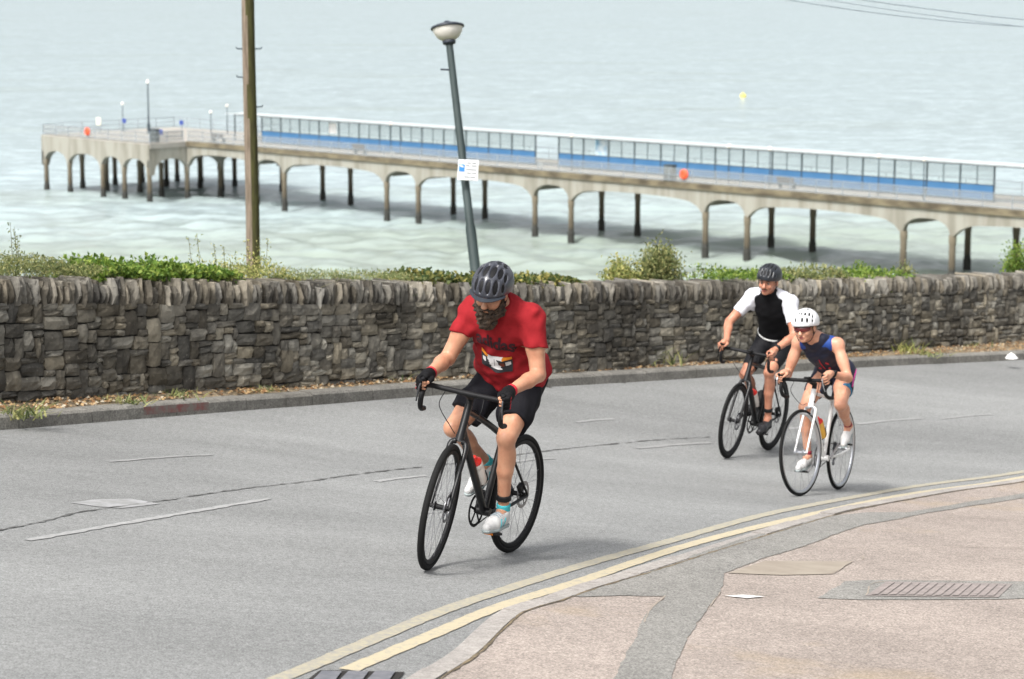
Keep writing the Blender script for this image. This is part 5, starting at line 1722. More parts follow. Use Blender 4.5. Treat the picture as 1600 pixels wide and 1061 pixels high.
def make_rider(c, bike):
    """joints live in the bicycle's own frame (x forward, y left, z up)"""
    S = c['S']; bk = c['bulk']; h = c['h']
    hipm = bike['saddle'] + V(.03, 0, .075) + V(*c.get('hip_off', (0, 0, 0)))
    sh = V(*c['shoulder']); nb = V(*c['neck']); H = V(*c['head'])
    t = (sh - hipm).normalized(); lat = V(0, 1, 0); fr = lat.cross(t).normalized()
    TB = basis(fr, lat, t); TL = (sh - hipm).length
    hp, sp = math.radians(c['head_pitch']), math.radians(c['head_yaw'])
    Fh = V(math.cos(hp) * math.cos(sp), math.cos(hp) * math.sin(sp), -math.sin(hp)); Lh = V(-math.sin(sp), math.cos(sp), 0); Uh = Fh.cross(Lh)
    if c.get('head_roll'):
        rm = Matrix.Rotation(math.radians(c['head_roll']), 3, Fh); Lh = rm @ Lh; Uh = rm @ Uh
    HB = basis(Fh, Lh, Uh)
    def hd(f, l, u): return H + (Fh * f + Lh * l + Uh * u) * c.get('hs', 1.0)
    J = {}
    P = []
    # trunk
    wl = c.get('waist', 1.0); cw = c.get('chest', 1.0)
    P += [('e', hipm + t * .02, (.115 * bk, .158 * S * bk, .12), TB, .05), ('e', hipm + t * TL * .38 + fr * .005, (.102 * bk * wl, .142 * S * bk * wl, .17), TB, .05),
          ('e', hipm + t * TL * .76, (.108 * bk * cw, .165 * S * bk, .17), TB, .05),
          ('c', hipm + t * TL * .95, nb, .07 * bk, .058 * S, .05), ('c', nb, hd(-.02, 0, -.05), .056 * S, .052 * S, .03)]
    for s in (1, -1):
        shj = sh + lat * s * c['shw'] + V(*c.get('sh_off', {}).get(s, (0, 0, 0)))
        P.append(('c', nb - t * .03, shj, .05 * bk, .050 * bk, .05))
        # hand frame on the hood
        def HF(f, o, u, s=s):
            return bike['SR'] @ (bike['C0'] + V(.018 + f, s * (bike['HW'] + .002 + o), .048 + u))
        wr = HF(-.012, .004, .012)
        el = ik(shj, wr, c['ua'], c['fa'], V(*c['elbow'][s]))
        J[s] = dict(sh=shj, el=el, wr=wr, HF=HF)
        ab = c['arm']
        P += [('e', shj - V(0, 0, .01), (.058 * bk * c.get('delt', 1), .056 * bk * c.get('delt', 1), .06 * bk * c.get('delt', 1)), I3, .03), ('c', shj, el, .050 * ab, .040 * ab, .03),
              ('e', shj.lerp(el, .45) + fr * .008, (.043 * ab, .045 * ab, .075), basis(*_ortho((el - shj))), .03),
              ('e', el.lerp(wr, .24) + V(0, s * .012, .008), (.030 * ab, .034 * ab, .075), basis(*_ortho((wr - el))), .015), ('e', shj.lerp(el, .55) - fr * .012, (.034 * ab, .036 * ab, .085), basis(*_ortho((el - shj))), .02), ('c', el, el.lerp(wr, .35), .037 * ab, .038 * ab, .012), ('c', el.lerp(wr, .35), wr, .038 * ab, .0255 * ab, .015)]
        J[s]['hand'] = hand_prims(HF, s, c.get('hand', 1.0))
        P += J[s]['hand']
        # legs
        hj = hipm + V(.0, s * .088 * S, -.01)
        pe = bike['ped'][s]; ft = math.radians(c['foot'][s])      # foot pitch, toe down positive
        fd = V(math.cos(ft), s * .06, -math.sin(ft)).normalized(); fu = fd.cross(V(0, 1, 0)) * -1
        if fu.z < 0: fu = -fu
        ball = pe + fu * .032
        an = ball - fd * .135 * S + fu * .062 * S
        kn = ik(hj, an, c['th'], c['sn'], V(1, s * c.get('knee_out', .12), .15))
        J[s].update(hj=hj, kn=kn, an=an, ball=ball, fd=fd, fu=fu)
        lb = c['leg']
        P += [('c', hj, hj.lerp(kn, .5), .088 * lb, .074 * lb, .04), ('c', hj.lerp(kn, .5), kn, .074 * lb, .053 * lb, .03), ('e', kn + V(.022, 0, .004), (.032 * lb, .030 * lb, .036 * lb), I3, .012), ('e', kn + (hj - kn).normalized() * .085 + V(.012, -s * .022, .012), (.036 * lb, .030 * lb, .055), I3, .015), ('e', kn + (hj - kn).normalized() * .10 + V(.010, s * .026, .012), (.036 * lb, .028 * lb, .060), I3, .015)]
        sd_ = (an - kn).normalized(); bk_ = (V(-1, 0, 0) - sd_ * V(-1, 0, 0).dot(sd_)).normalized()
        P += [('c', kn, kn.lerp(an, .45), .043 * lb, .041 * lb, .02), ('c', kn.lerp(an, .45), an, .041 * lb, .029 * lb, .02), ('c', kn.lerp(an, .08) - bk_ * .028, kn.lerp(an, .8) - bk_ * .016, .016, .013, .012),
              ('e', kn.lerp(an, .30) + bk_ * .024 + V(0, -s * .014, 0), (.036 * lb, .034 * lb, .105), basis(bk_, sd_.cross(bk_) * -1, sd_), .015), ('e', kn.lerp(an, .27) + bk_ * .020 + V(0, s * .018, 0), (.036 * lb, .032 * lb, .095), basis(bk_, sd_.cross(bk_) * -1, sd_), .015),
              ('c', an, ball + fu * .004, .030, .026, .02), ('c', an, an - fd * .025 - fu * .03, .030, .026, .02)]
    # head
    hs = c.get('hs', 1.0)
    P += [('e', hd(-.008, 0, .028), (.098 * hs, .077 * hs, .098 * hs), HB, .02), ('e', hd(.022, 0, -.048), (.066 * hs, .058 * hs, .068 * hs), HB, .03),
          ('e', hd(.066, 0, -.094), (.024 * hs, .028 * hs, .020 * hs), HB, .02), ('c', hd(.088, 0, .012), hd(.112, 0, -.030), .008 * hs, .013 * hs, .012),
          ('e', hd(.108, 0, -.034), (.012 * hs, .019 * hs, .010 * hs), HB, .01), ('e', hd(.080, 0, .022), (.016 * hs, .052 * hs, .010 * hs), HB, .015),
          ('e', hd(.058, .040, -.03), (.028 * hs, .022 * hs, .024 * hs), HB, .02), ('e', hd(.058, -.040, -.03), (.028 * hs, .022 * hs, .024 * hs), HB, .02),
          ('e', hd(.084, 0, -.066), (.013 * hs, .026 * hs, .011 * hs), HB, .01)]
    for s in (1, -1):
        P += [('e', hd(-.012, s * .078, -.012), (.022 * hs, .010 * hs, .034 * hs), HB, .01), ('-e', hd(.100, s * .032, .002), (.016 * hs, .018 * hs, .011 * hs), HB, .012)]
    P.append(('-e', hd(.101, 0, -.0665), (.012 * hs, .022 * hs, .002 * hs), HB, .003))
    body = sdf_mesh("person", P, h, c['skin'])
    body.matrix_world = bike['M']
    tag(body, c['label'], "person")
    return body, dict(J=J, hipm=hipm, t=t, fr=fr, lat=lat, TB=TB, TL=TL, H=H, Fh=Fh, Lh=Lh, Uh=Uh, HB=HB, hd=hd, sh=sh, nb=nb, hs=hs, S=S)

def _ortho(d):
    d = d.normalized(); a = V(0, 1, 0) - d * d.y
    a.normalize(); b_ = d.cross(a)
    return b_, a, d
def hand_prims(HF, s, k=1.0, grow=0.0, body=True):
    """palm over the hood, four unequal fingers curled round it outside and in front, thumb inside"""
    P = []
    g = grow
    P += [('c', HF(-.012, .004, .012), HF(.025, .010, .010), .026 * k + g, .025 * k + g, .015), ('c', HF(.022, -.004, .012), HF(.062, .000, .006), .020 * k + g, .016 * k + g, .015),
          ('c', HF(.020, .020, .006), HF(.066, .024, -.004), .019 * k + g, .015 * k + g, .015), ('c', HF(.012, .024, -.008), HF(.052, .027, -.026), .015 * k + g, .013 * k + g, .015)]
    L = [1.0, 1.08, 1.0, .80]
    for i in range(4):
        r0 = (.0098 - .0006 * i) * k + g
        a = HF(.074 - .010 * i, .026, .002 - .0185 * i)
        b_ = HF(.074 - .010 * i + .030 * L[i], .031, -.010 - .0185 * i)
        c_ = HF(.074 - .010 * i + .043 * L[i], .010, -.020 - .0185 * i)
        d_ = HF(.074 - .010 * i + .030 * L[i], -.010 * L[i], -.024 - .0185 * i)
        P += [('c', a, b_, r0 * 1.08, r0, .006), ('c', b_, c_, r0, r0 * .94, .003)]
        if body: P.append(('c', c_, d_, r0 * .94, r0 * .85, .003))
    P += [('c', HF(.010, -.014, .006), HF(.044, -.030, -.004), .014 * k + g, .0115 * k + g, .008), ('c', HF(.044, -.030, -.004), HF(.074, -.026, -.018), .0112 * k + g, .0098 * k + g, .004)]
    if body: P.append(('c', HF(.074, -.026, -.018), HF(.090, -.016, -.028), .0098 * k + g, .0085 * k + g, .004))
    return P

def helmet(body, K, style, h=.0045):
    hd, HB, hs = K['hd'], K['HB'], K['hs']
    Fh, Lh, Uh = K['Fh'], K['Lh'], K['Uh']
    tilt = math.radians(style.get('tilt', 6))
    F2, U2 = Fh * math.cos(tilt) - Uh * math.sin(tilt) * -1 * 0 - Uh * math.sin(tilt) * 0, Uh
    c0 = hd(-.012, 0, .052)
    RX, RY, RZ = [v * hs for v in style['size']]
    P = [('e', c0, (RX, RY, RZ), HB, .01), ('e', c0 - Fh * .035 * hs - Uh * .01 * hs, (RX * .86, RY * .97, RZ * .92), HB, .02)]
    for (y, x0, x1, w, hh) in style['vents']:
        for s in ((1, -1) if abs(y) > .001 else (1,)):
            # a slot that follows the shell from front to back
            n = 4
            for i in range(n):
                a0, a1 = x0 + (x1 - x0) * i / n, x0 + (x1 - x0) * (i + 1) / n
                def sp(a):
                    az = s * y * (1.0 + style.get('fan', .25) * math.cos(a))
                    return c0 + Fh * RX * math.cos(a) * math.cos(az) * 1.0 + Lh * RY * math.sin(az) * 1.02 + Uh * RZ * math.sin(a) * math.cos(az)
                tp = lambda i_: w * (.55 + .45 * math.sin(math.pi * (i_ + .5) / (n + 1)))
                P.append(('-c', sp(a0), sp(a1), tp(i), tp(i + 1), .004))
    P.append(('p', c0 - Uh * .038 * hs - Fh * .0, tuple(-(Uh * math.cos(.16) - Fh * math.sin(.16))), .4))
    P.append(('-e', c0 - Uh * .02, (RX * .80, RY * .80, RZ * .80), HB, .006))
    o = sdf_mesh("helmet", P, h, style['mat'], body)
    lin_ = sdf_mesh("helmet_lining", [('e', c0 - Uh * .004, (RX * .955, RY * .95, RZ * .95), HB, .01), ('p', c0 - Uh * .034 * hs, tuple(-(Uh * math.cos(.16) - Fh * math.sin(.16))), .4)], .007, M_blackg, o)
    if style.get('visor'):
        mb = MB(); n = 14; vs = []
        for (k, e, dz) in ((1.0, 0, 0), (1.0, .030, -.006), (.98, .030, -.011), (.98, 0, -.006)):
            for i in range(n + 1):
                a = math.radians(-64 + 128 * i / n)
                vs.append(c0 + Fh * ((RX * k + e * math.cos(a)) * math.cos(a)) + Lh * ((RY * k + e * .3) * math.sin(a)) + Uh * (-.026 * hs + dz + .012 * math.cos(a)))
        m = n + 1
        mb.add(vs, [(a * m + i, a * m + i + 1, ((a + 1) % 4) * m + i + 1, ((a + 1) % 4) * m + i) for a in range(4) for i in range(n)] + [(0, m, 2 * m, 3 * m), (n, m + n, 2 * m + n, 3 * m + n)])
        mb.build("visor", style['visor'], o, smooth='auto')
    sm = MB()
    for s in (1, -1):
        sm.tube(catmull([hd(.03, s * .083, .02), hd(.015, s * .080, -.05), hd(.03, s * .052, -.105), hd(.05, 0, -.122)], 5), .0045, n=5, flat=.6)
        sm.tube(catmull([hd(-.05, s * .080, .01), hd(.0, s * .084, -.045), hd(.018, s * .078, -.06)], 4), .0045, n=5, flat=.6)
    sm.build("strap", M_blackg, o)
    return o
def shoes(body, K, m, sole, h=.006, sock=None, sock_h=.07, lace=None, strap=None):
    for s in (1, -1):
        j = K['J'][s]; an, ball, fd, fu = j['an'], j['ball'], j['fd'], j['fu']; k = K['S']
        heel = ball - fd * .165 * k
        P = [('c', heel + fu * .018, ball + fu * .006, .032 * k, .039 * k, .02), ('c', ball + fu * .006, ball + fd * .080 * k + fu * .0, .038 * k, .024 * k, .02),
             ('c', an + fu * .0, an - fu * .045, .037 * k, .036 * k, .02), ('c', an - fu * .02, ball + fu * .02, .032 * k, .027 * k, .02),
             ('p', ball - fu * .018, tuple(-fu), .3), ('p', an + fu * .008, tuple((fu - fd * .25).normalized()), .3)]
        o = sdf_mesh("shoe", P, h, m, body)
        Q = [('c', heel - fu * .012, ball - fu * .015, .034 * k, .041 * k, .02), ('c', ball - fu * .015, ball + fd * .084 * k - fu * .012, .040 * k, .026 * k, .02), ('p', ball - fu * .012, tuple(fu), .3), ('p', ball - fu * .031, tuple(-fu), .3)]
        sdf_mesh("sole", Q, h, sole, o)
        if lace:
            mb = MB()
            for q in range(4):
                p = (an - fu * .012).lerp(ball + fu * .04, .25 + .18 * q) + fu * .014 + fd * .012
                mb.tube(catmull([p - V(0, .026, 0) - fu * .008, p + fu * .004, p + V(0, .026, 0) - fu * .008], 3), .0042, n=5)
            mb.build("laces", lace, o)
        if sock:
            sd_ = (j['kn'] - an).normalized()
            sdf_mesh("sock", [('c', an - sd_ * .02, an + sd_ * sock_h, .037 * k, .038 * k, .02), ('p', an + sd_ * sock_h, tuple(sd_), .2)], h, sock, body)
        if strap and s in strap:
            sd_ = (j['kn'] - an).normalized(); c = an + sd_ * .085
            sdf_mesh("timing_chip_strap", [('c', c - sd_ * .03, c + sd_ * .03, .041 * k, .043 * k, .01), ('p', c + sd_ * .017, tuple(sd_), .15), ('p', c - sd_ * .017, tuple(-sd_), .15)], h, M_blackg, body)
def eyes(body, K):
    for s in (1, -1):
        c = K['hd'](.083, s * .032, .001)
        MB().lathe([(0, -.011), (.008, -.008), (.011, 0), (.008, .008), (0, .011)], c, axis=K['Fh'], n=10).build("eye", EYE_W, body, smooth=True)
        MB().lathe([(.006, 0), (.004, .003), (0, .004)], c + K['Fh'] * .009, axis=K['Fh'], n=8).build("iris", EYE_D, body, smooth=True)
def lips(body, K, m):
    hd, HB = K['hd'], K['HB']
    sdf_mesh("lips", [('e', hd(.0945, 0, -.0615), (.0055, .021, .0042), HB, .003), ('e', hd(.0935, 0, -.0715), (.0055, .018, .005), HB, .002)], .0025, m, body)
def brows(body, K, m, tilt=.0):
    mb = MB()
    for s in (1, -1):
        hd = K['hd']
        mb.tube(catmull([hd(.096, s * .014, .018), hd(.096, s * .032, .024), hd(.084, s * .052, .018)], 4), [.003] * 3 + [.0045] * 3 + [.0025] * 3, n=5)
    mb.build("eyebrows", m, body, smooth=True)

# ------------------------------------------------------------ the three bicycles
bikeA = make_bike(dict(name="road_bicycle", label="black disc-brake road bicycle ridden by the man in the red shirt", front=(672, 891), heading=25, wb=1.01, lean=4.5, R=.347, tw=.036,
    barz=.965, saddlez=.965, seatc=.70, steer=13, frame_mat=M_blackm, comp_mat=M_blackg, tubes=(.026, .018, .018), rim_d=.024, rim_mat=M_blackg, hub_mat=M_blackg, spokes=28, spoke_mat=M_spoke,
    disc=True, barw=.44, lever_mat=M_grey, crank=-30, ring_mat=M_blackg, reflector=True, bottle=(M_bottle, M_redp), toe=4))
bikeB = make_bike(dict(name="road_bicycle", label="black road bicycle with deep rims ridden by the man with white sleeves", front=(1137, 716), heading=28, wb=.99, lean=5.5, R=.342, tw=.028,
    barz=.955, saddlez=.99, seatc=.76, steer=3, frame_mat=M_blackm, comp_mat=M_blackg, tubes=(.029, .020, .019), rim_d=.040, rim_mat=M_blackg, hub_mat=M_blackg, spokes=24, spoke_mat=M_spokeb,
    disc=True, barw=.44, lever_mat=M_blackg, crank=-18, ring_mat=M_blackg, bottle=(M_bottle, M_redp), bottle2=M_blackg, computer=True, toe=6))
bikeC = make_bike(dict(name="road_bicycle", label="white road bicycle with silver rims ridden by the woman", front=(1248, 775), heading=27, wb=.965, lean=-0.5, R=.337, tw=.025,
    barz=.90, saddlez=.90, seatc=.73, steer=-9, frame_mat=M_fwhite, comp_mat=M_blackg, tubes=(.018, .0135, .0145), fork_s=.74, rim_d=.020, rim_mat=M_silver, hub_mat=M_silver, spokes=24, spoke_mat=M_spoke,
    disc=False, rimbrake=True, barw=.37, lever_mat=M_silver, crank=138, ring_mat=M_grey, bottle=(M_bottley, M_redp), computer=True, crank_mat=M_silver, stem_mat=M_blackg, toe=4))

# ------------------------------------------------------------ rider in the red shirt
SK1 = skin("fair_skin_red_rider", lin(192, 146, 118), lin(164, 112, 87))
SK2 = skin("fair_skin_white_sleeves", lin(192, 138, 112), lin(162, 106, 84))
SK3 = skin("fair_skin_woman", lin(204, 154, 128), lin(180, 126, 101))
M_red = mat("red_tshirt_cotton", lin(146, 32, 38), lin(132, 25, 31), rough=.85, scale=14, bump=.25, bscale=9, bdist=.02, spec=.2)
M_blackcl = mat("black_shorts_cloth", (.007, .007, .010), (.012, .012, .015), rough=.85, spec=.15, scale=10, bump=.3, bscale=10, bdist=.02)
M_beard = mat("dark_brown_beard", (.018, .012, .008), (.075, .048, .030), rough=.75, scale=60, bump=.9, bscale=70, bdist=.02, stretch=(1, 1, .45))
M_glove = mat("black_cycling_glove", (.007, .007, .008), rough=.8, spec=.15)
M_glover = mat("red_glove_trim", lin(176, 28, 44), rough=.7)
M_teal = mat("teal_sock", lin(64, 168, 178), rough=.9)
M_shoew = mat("white_trainer", lin(208, 208, 206), lin(188, 188, 188), rough=.6, scale=20)
M_shoes = mat("pale_sole", lin(150, 160, 160), rough=.7)
M_helmg = mat("grey_helmet_shell", lin(62, 64, 72), lin(52, 54, 61), rough=.35, scale=10, coat=.2)

pA, K = make_rider(dict(S=1.03, delt=.86, bulk=1.0, h=.0056, shoulder=(.60, .045, 1.405), neck=(.655, .045, 1.455), head=(.765, .035, 1.515), head_pitch=29, head_yaw=6, head_roll=-4, shw=.178, ua=.315, fa=.275,
    elbow={1: (-.5, .30, -.8), -1: (-.3, -.35, -.8)}, arm=1.08, leg=1.04, th=.455, sn=.445, foot={1: 3, -1: 24}, knee_out=.18, waist=1.02, skin=SK1,
    label="man in a red t-shirt and grey helmet riding the black bicycle, head bowed"), bikeA)
J, t, fr, lat, hipm, TL, hd, TB = K['J'], K['t'], K['fr'], K['lat'], K['hipm'], K['TL'], K['hd'], K['TB']
S_ = []
S_ += [('e', hipm + t * .065 - fr * .005, (.172, .222, .13), TB, .05), ('e', hipm + t * TL * .38 + fr * .014, (.158, .202, .18), TB, .06), ('e', hipm + t * TL * .76 + fr * .004, (.142, .204, .175), TB, .06),
       ('c', hipm + t * TL * .93, K['nb'] - t * .012, .092, .078, .05)]
for s in (1, -1):
    shj, el = J[s]['sh'], J[s]['el']; dr = (el - shj).normalized()
    S_ += [('c', K['nb'] - t * .03, shj, .076, .061, .05), ('c', K['nb'] - t * .07, shj - t * .03, .070, .062, .05), ('c', shj - V(0, 0, .004), shj + dr * .17, .060, .068, .04)]
S_ += [('p', J[s]['sh'] + (J[s]['el'] - J[s]['sh']).normalized() * .165, tuple(((J[s]['el'] - J[s]['sh']).normalized() + V(0, -s * .12, .0)).normalized()), .125) for s in (1, -1)]
S_ += [('p', hipm + t * .0 - V(0, 0, .015), tuple((-t * .75 - V(.2, 0, .45)).normalized()), .30), ('p', K['nb'] + (hd(-.02, 0, -.05) - K['nb']) * .38, tuple((hd(0, 0, -.02) - K['nb']).normalized()), .10)]
shirt = sdf_mesh("shirt", S_, .0056, M_red, pA, wr=(.0026, wrinkles(3, 9, 30, 90)))
# shorts
Q = [('e', hipm + t * .02, (.138, .180, .13), TB, .05)]
for s in (1, -1):
    hj, kn = J[s]['hj'], J[s]['kn']; d_ = (kn - hj).normalized()
    Q += [('c', hj, hj.lerp(kn, .55), .106, .100, .04), ('c', hj.lerp(kn, .55), hj.lerp(kn, .76), .097, .088, .03)]
for s in (1, -1):
    hj, kn = J[s]['hj'], J[s]['kn']; d_ = (kn - hj).normalized()
    Q.append(('p', hj.lerp(kn, .74), tuple(d_), .15))
Q.append(('p', hipm + t * .11, tuple(t), .3))
sdf_mesh("shorts", Q, .0056, M_blackcl, pA, wr=(.0034, wrinkles(8, 8, 30, 80)))
shoes(pA, K, M_shoew, M_shoes, sock=M_teal, sock_h=.045, lace=mat("grey_laces", lin(150, 160, 166), rough=.8), strap=(1,), h=.005)
for s in (1, -1):
    HF = J[s]['HF']
    G = hand_prims(HF, s, 1.0, .0028, body=False)
    wv = (J[s]['wr'] - J[s]['el']).normalized()
    G += [('c', J[s]['wr'] - wv * .02, J[s]['wr'] + wv * .01, .034, .033, .015)]
    g = sdf_mesh("glove", G, .005, M_glove, pA)
    sdf_mesh("cuff", [('c', J[s]['wr'] - wv * .034, J[s]['wr'] - wv * .008, .0345, .0355, .01), ('p', J[s]['wr'] - wv * .034, tuple(-wv), .1), ('p', J[s]['wr'] - wv * .008, tuple(wv), .1)], .005, M_glover, g)
    mb = MB()
    for i in range(4):
        mb.tube([HF(.076 - .010 * i, .037, -.003 - .0185 * i), HF(.099 - .010 * i, .0425, -.012 - .0185 * i)], .0042, n=5)
    mb.build("finger_trim", M_glover, g)
# beard and hair
HB = K['HB']
BD = [('e', hd(.040, 0, -.088), (.066, .066, .060), HB, .03), ('e', hd(.058, 0, -.138), (.050, .058, .066), HB, .03), ]
for s in (1, -1):
    BD += [('c', hd(.008, s * .074, -.030), hd(.026, s * .062, -.085), .012, .030, .02)]
BD += [('-e', hd(.080, 0, -.030), (.080, .064, .058), HB, .012)]
for s in (1, -1):
    BD += [('c', hd(.103, s * .004, -.051), hd(.088, s * .032, -.066), .008, .007, .004), ('c', hd(.088, s * .032, -.066), hd(.070, s * .040, -.095), .009, .016, .01)]
BD += [('e', hd(.088, 0, -.096), (.016, .030, .016), HB, .012)]
sdf_mesh("beard", BD, .0045, M_beard, pA, wr=(.003, wrinkles(12, 10, 120, 330)))
brows(pA, K, M_beard); eyes(pA, K)
sdf_mesh("hair", [('e', hd(-.035, 0, .012), (.078, .0815, .085), HB, .02), ('p', hd(0, 0, -.06), tuple(-K['Uh']), .3)], .006, M_beard, pA)
helmet(pA, K, dict(size=(.142, .108, .112), mat=M_helmg, visor=mat("dark_grey_visor", lin(40, 45, 52), rough=.4), fan=.18,
    vents=[(.17, .14, .72, .0145, 0), (.20, 1.0, 1.6, .018, 0), (.50, .10, .80, .0165, 0), (.58, 1.05, 1.65, .0175, 0), (.86, .05, .72, .014, 0), (.92, 1.0, 1.6, .015, 0), (.22, 1.9, 2.3, .016, 0), (.6, 1.95, 2.4, .016, 0)]))

# lettering and race number pressed onto the shirt front
def bvh_of(o): return BVHTree.FromPolygons([v.co.copy() for v in o.data.vertices], [tuple(p.vertices) for p in o.data.polygons])
shb = bvh_of(shirt)
def on_shirt(y, u, off):
    """y to the rider's left, u up the chest from the hips"""
    p0 = hipm + t * u + V(0, y, 0) + fr * .5 + lat * hipm.y
    hp_ = shb.ray_cast(p0, -fr)
    if hp_[0] is None: return hipm + t * u + V(0, y, 0) + fr * .14
    return hp_[0] + fr * off
def print_text(txt, w, yc, uc, m, parent, name):
    cu = bpy.data.curves.new(name, 'FONT'); cu.body = txt; cu.size = 1.0; cu.align_x = 'CENTER'; cu.align_y = 'CENTER'; cu.offset = .028; cu.space_character = .98
    to = bpy.data.objects.new(name, cu); COL.objects.link(to)
    dg = bpy.context.evaluated_depsgraph_get(); me = bpy.data.meshes.new_from_object(to.evaluated_get(dg))
    bpy.data.objects.remove(to, do_unlink=True)
    xs = [v.co.x for v in me.vertices]; sc = w / (max(xs) - min(xs))
    bm = bmesh.new(); bm.from_mesh(me)
    bmesh.ops.triangulate(bm, faces=bm.faces[:])
    for _ in range(5):
        ee = [e for e in bm.edges if e.calc_length() * sc > .007]
        if ee: bmesh.ops.subdivide_edges(bm, edges=ee, cuts=1); bmesh.ops.triangulate(bm, faces=bm.faces[:])
    for v in bm.verts: v.co = on_shirt(yc + v.co.x * sc, uc + v.co.y * sc * 1.12 - .16 * v.co.x * sc, .0042)
    bm.to_mesh(me); bm.free()
    me.materials.clear(); me.materials.append(m)
    o = bpy.data.objects.new(name, me); COL.objects.link(o); o.parent = parent
    return o
YC = .045
print_text("adidas", .235, YC - .050, TL * .80, mat("dark_print", (.030, .006, .010), rough=.8), shirt, "lettering")
mb = MB(); nu, nv = 60, 36; Wb, Hb = .19, .100
vs = []
for j in range(nv + 1):
    for i in range(nu + 1):
        y, u = (i / nu - .5) * Wb, (j / nv - .5) * Hb
        sag = .014 * (1 - (2 * i / nu - 1) ** 2)
        vs.append(on_shirt(YC - .052 + y, TL * .55 + u - sag - .10 * y, .006))
mb.add(vs, [])
def el(x, y, cx, cy, a, b_): return ((x - cx) / a) ** 2 + ((y - cy) / b_) ** 2 < 1
for j in range(nv):
    for i in range(nu):
        a = j * (nu + 1) + i
        mb.f.append((a, a + 1, a + nu + 2, a + nu + 1))
        x, y = (i + .5) / nu, (j + .5) / nv
        wob = .05 * mnoise.noise(V(x * 9, y * 9, 1))
        if y > .80 + wob * .4: mi = 1 if (x < .26 + wob or x > .72 + wob) else 0
        elif abs(x - .44 + .25 * (y - .5)) < .17 + wob and y > .16: mi = 2 if abs(x - .46) < .008 and y > .3 else 0
        elif abs(y - .52 - wob) < .13 and (.05 < x < .17 or .80 < x < .95): mi = 0
        elif .63 < x < .76 and abs(y - .5) < .13: mi = 3
        else: mi = 2
        mb.m.append(mi)
mb.build("race_number", [mat("number_white", lin(206, 204, 204), rough=.7), mat("number_orange", lin(206, 124, 28), rough=.7), mat("number_black", (.02, .02, .024), rough=.7), mat("number_brown", lin(110, 52, 34), rough=.7)], shirt, smooth=True)
# side stripes on the trainers
for sh_o, s in zip([o for o in pA.children if o.name.startswith("shoe")], (1, -1)):
    bv = bvh_of(sh_o); j = J[s]
    for sd_ in (1, -1):
        for q in range(3):
            pts = []
            for w in (0, .33, .66, 1):
                c_ = j['ball'] - j['fd'] * (.075 - .030 * q + .022 * w) + j['fu'] * (-.006 + .042 * w)
                r_ = bv.ray_cast(c_ + lat * sd_ * .2, -lat * sd_)
                if r_[0] is not None: pts.append(r_[0])
            if len(pts) > 2: MB().tube(pts, .0042, n=5).build("shoe_stripe", [M_teal, MATS["grey_laces"], M_teal][q], sh_o)

# ------------------------------------------------------------ rider with white sleeves
M_jblack = mat("black_jersey_lycra", (.005, .005, .006), rough=.8, spec=.15, bump=.1, scale=12)
M_jwhite = mat("white_jersey_lycra", lin(214, 215, 221), lin(204, 206, 213), rough=.7, scale=10, bump=.15, bscale=12, bdist=.01)
M_lycra = mat("black_lycra_shorts", (.007, .007, .009), (.012, .012, .014), rough=.7, spec=.2, scale=8)
M_lip = mat("lip_skin", lin(150, 84, 76), rough=.5)
M_hair = mat("brown_hair", (.06, .035, .02), (.12, .075, .045), rough=.7, scale=60)
pB, K = make_rider(dict(S=1.0, bulk=.98, h=.0068, shoulder=(.555, .02, 1.425), neck=(.60, .02, 1.49), head=(.685, .015, 1.595), head_pitch=14, head_yaw=2, shw=.185, ua=.31, fa=.275,
    elbow={1: (-.3, .6, -.5), -1: (-.3, -.8, -.35)}, arm=.98, leg=.97, th=.455, sn=.445, foot={1: 12, -1: 18}, knee_out=.06, skin=SK2,
    label="moustached man in black jersey with white sleeves riding behind the woman"), bikeB)
J, t, fr, lat, hipm, TL, hd, TB, HB = K['J'], K['t'], K['fr'], K['lat'], K['hipm'], K['TL'], K['hd'], K['TB'], K['HB']
S_ = [('e', hipm + t * .06, (.120, .160, .12), TB, .05), ('e', hipm + t * TL * .40 + fr * .004, (.112, .147, .17), TB, .06), ('e', hipm + t * TL * .76 + fr * .002, (.120, .168, .17), TB, .06),
      ('c', hipm + t * TL * .92, K['nb'] + t * .02, .092, .068, .04), ('p', hipm + t * .02, tuple(-t), .3), ('p', K['nb'] + V(0, 0, .035), tuple(V(-.35, 0, 1).normalized()), .14)]
S_ = [('c', K['nb'] - t * .03 + fr * .01, J[s]['sh'].lerp(K['nb'], .35) - t * .01, .066, .062, .04) for s in (1, -1)] + S_
jersey = sdf_mesh("jersey", S_, .0065, M_jblack, pB, wr=(.0012, wrinkles(31, 6, 50, 110)))
for s in (1, -1):
    shj, el = J[s]['sh'], J[s]['el']; dr = (el - shj).normalized()
    W_ = [('c', K['nb'] - t * .015 + lat * s * .055 - fr * .01, shj + V(0, 0, .006), .058, .068, .04), ('c', shj, shj + dr * .22, .066, .056, .03), ('e', shj - t * .055 + lat * -s * .012, (.088, .05, .09), TB, .04),
          ('p', shj + dr * .195, tuple(dr), .12)]
    sdf_mesh("sleeve", W_, .0065, M_jwhite, pB, wr=(.0012, wrinkles(40 + s, 6, 60, 120)))
Q = [('e', hipm + t * .02, (.122, .163, .125), TB, .05)]
for s in (1, -1):
    hj, kn = J[s]['hj'], J[s]['kn']; d_ = (kn - hj).normalized()
    Q += [('c', hj, hj.lerp(kn, .5), .093, .080, .04), ('c', hj.lerp(kn, .5), hj.lerp(kn, .82), .080, .068, .03)]
for s in (1, -1): Q.append(('p', J[s]['hj'].lerp(J[s]['kn'], .80), tuple((J[s]['kn'] - J[s]['hj']).normalized()), .12))
Q.append(('p', hipm + t * .10, tuple(t), .3))
sdf_mesh("shorts", Q, .0065, M_lycra, pB)
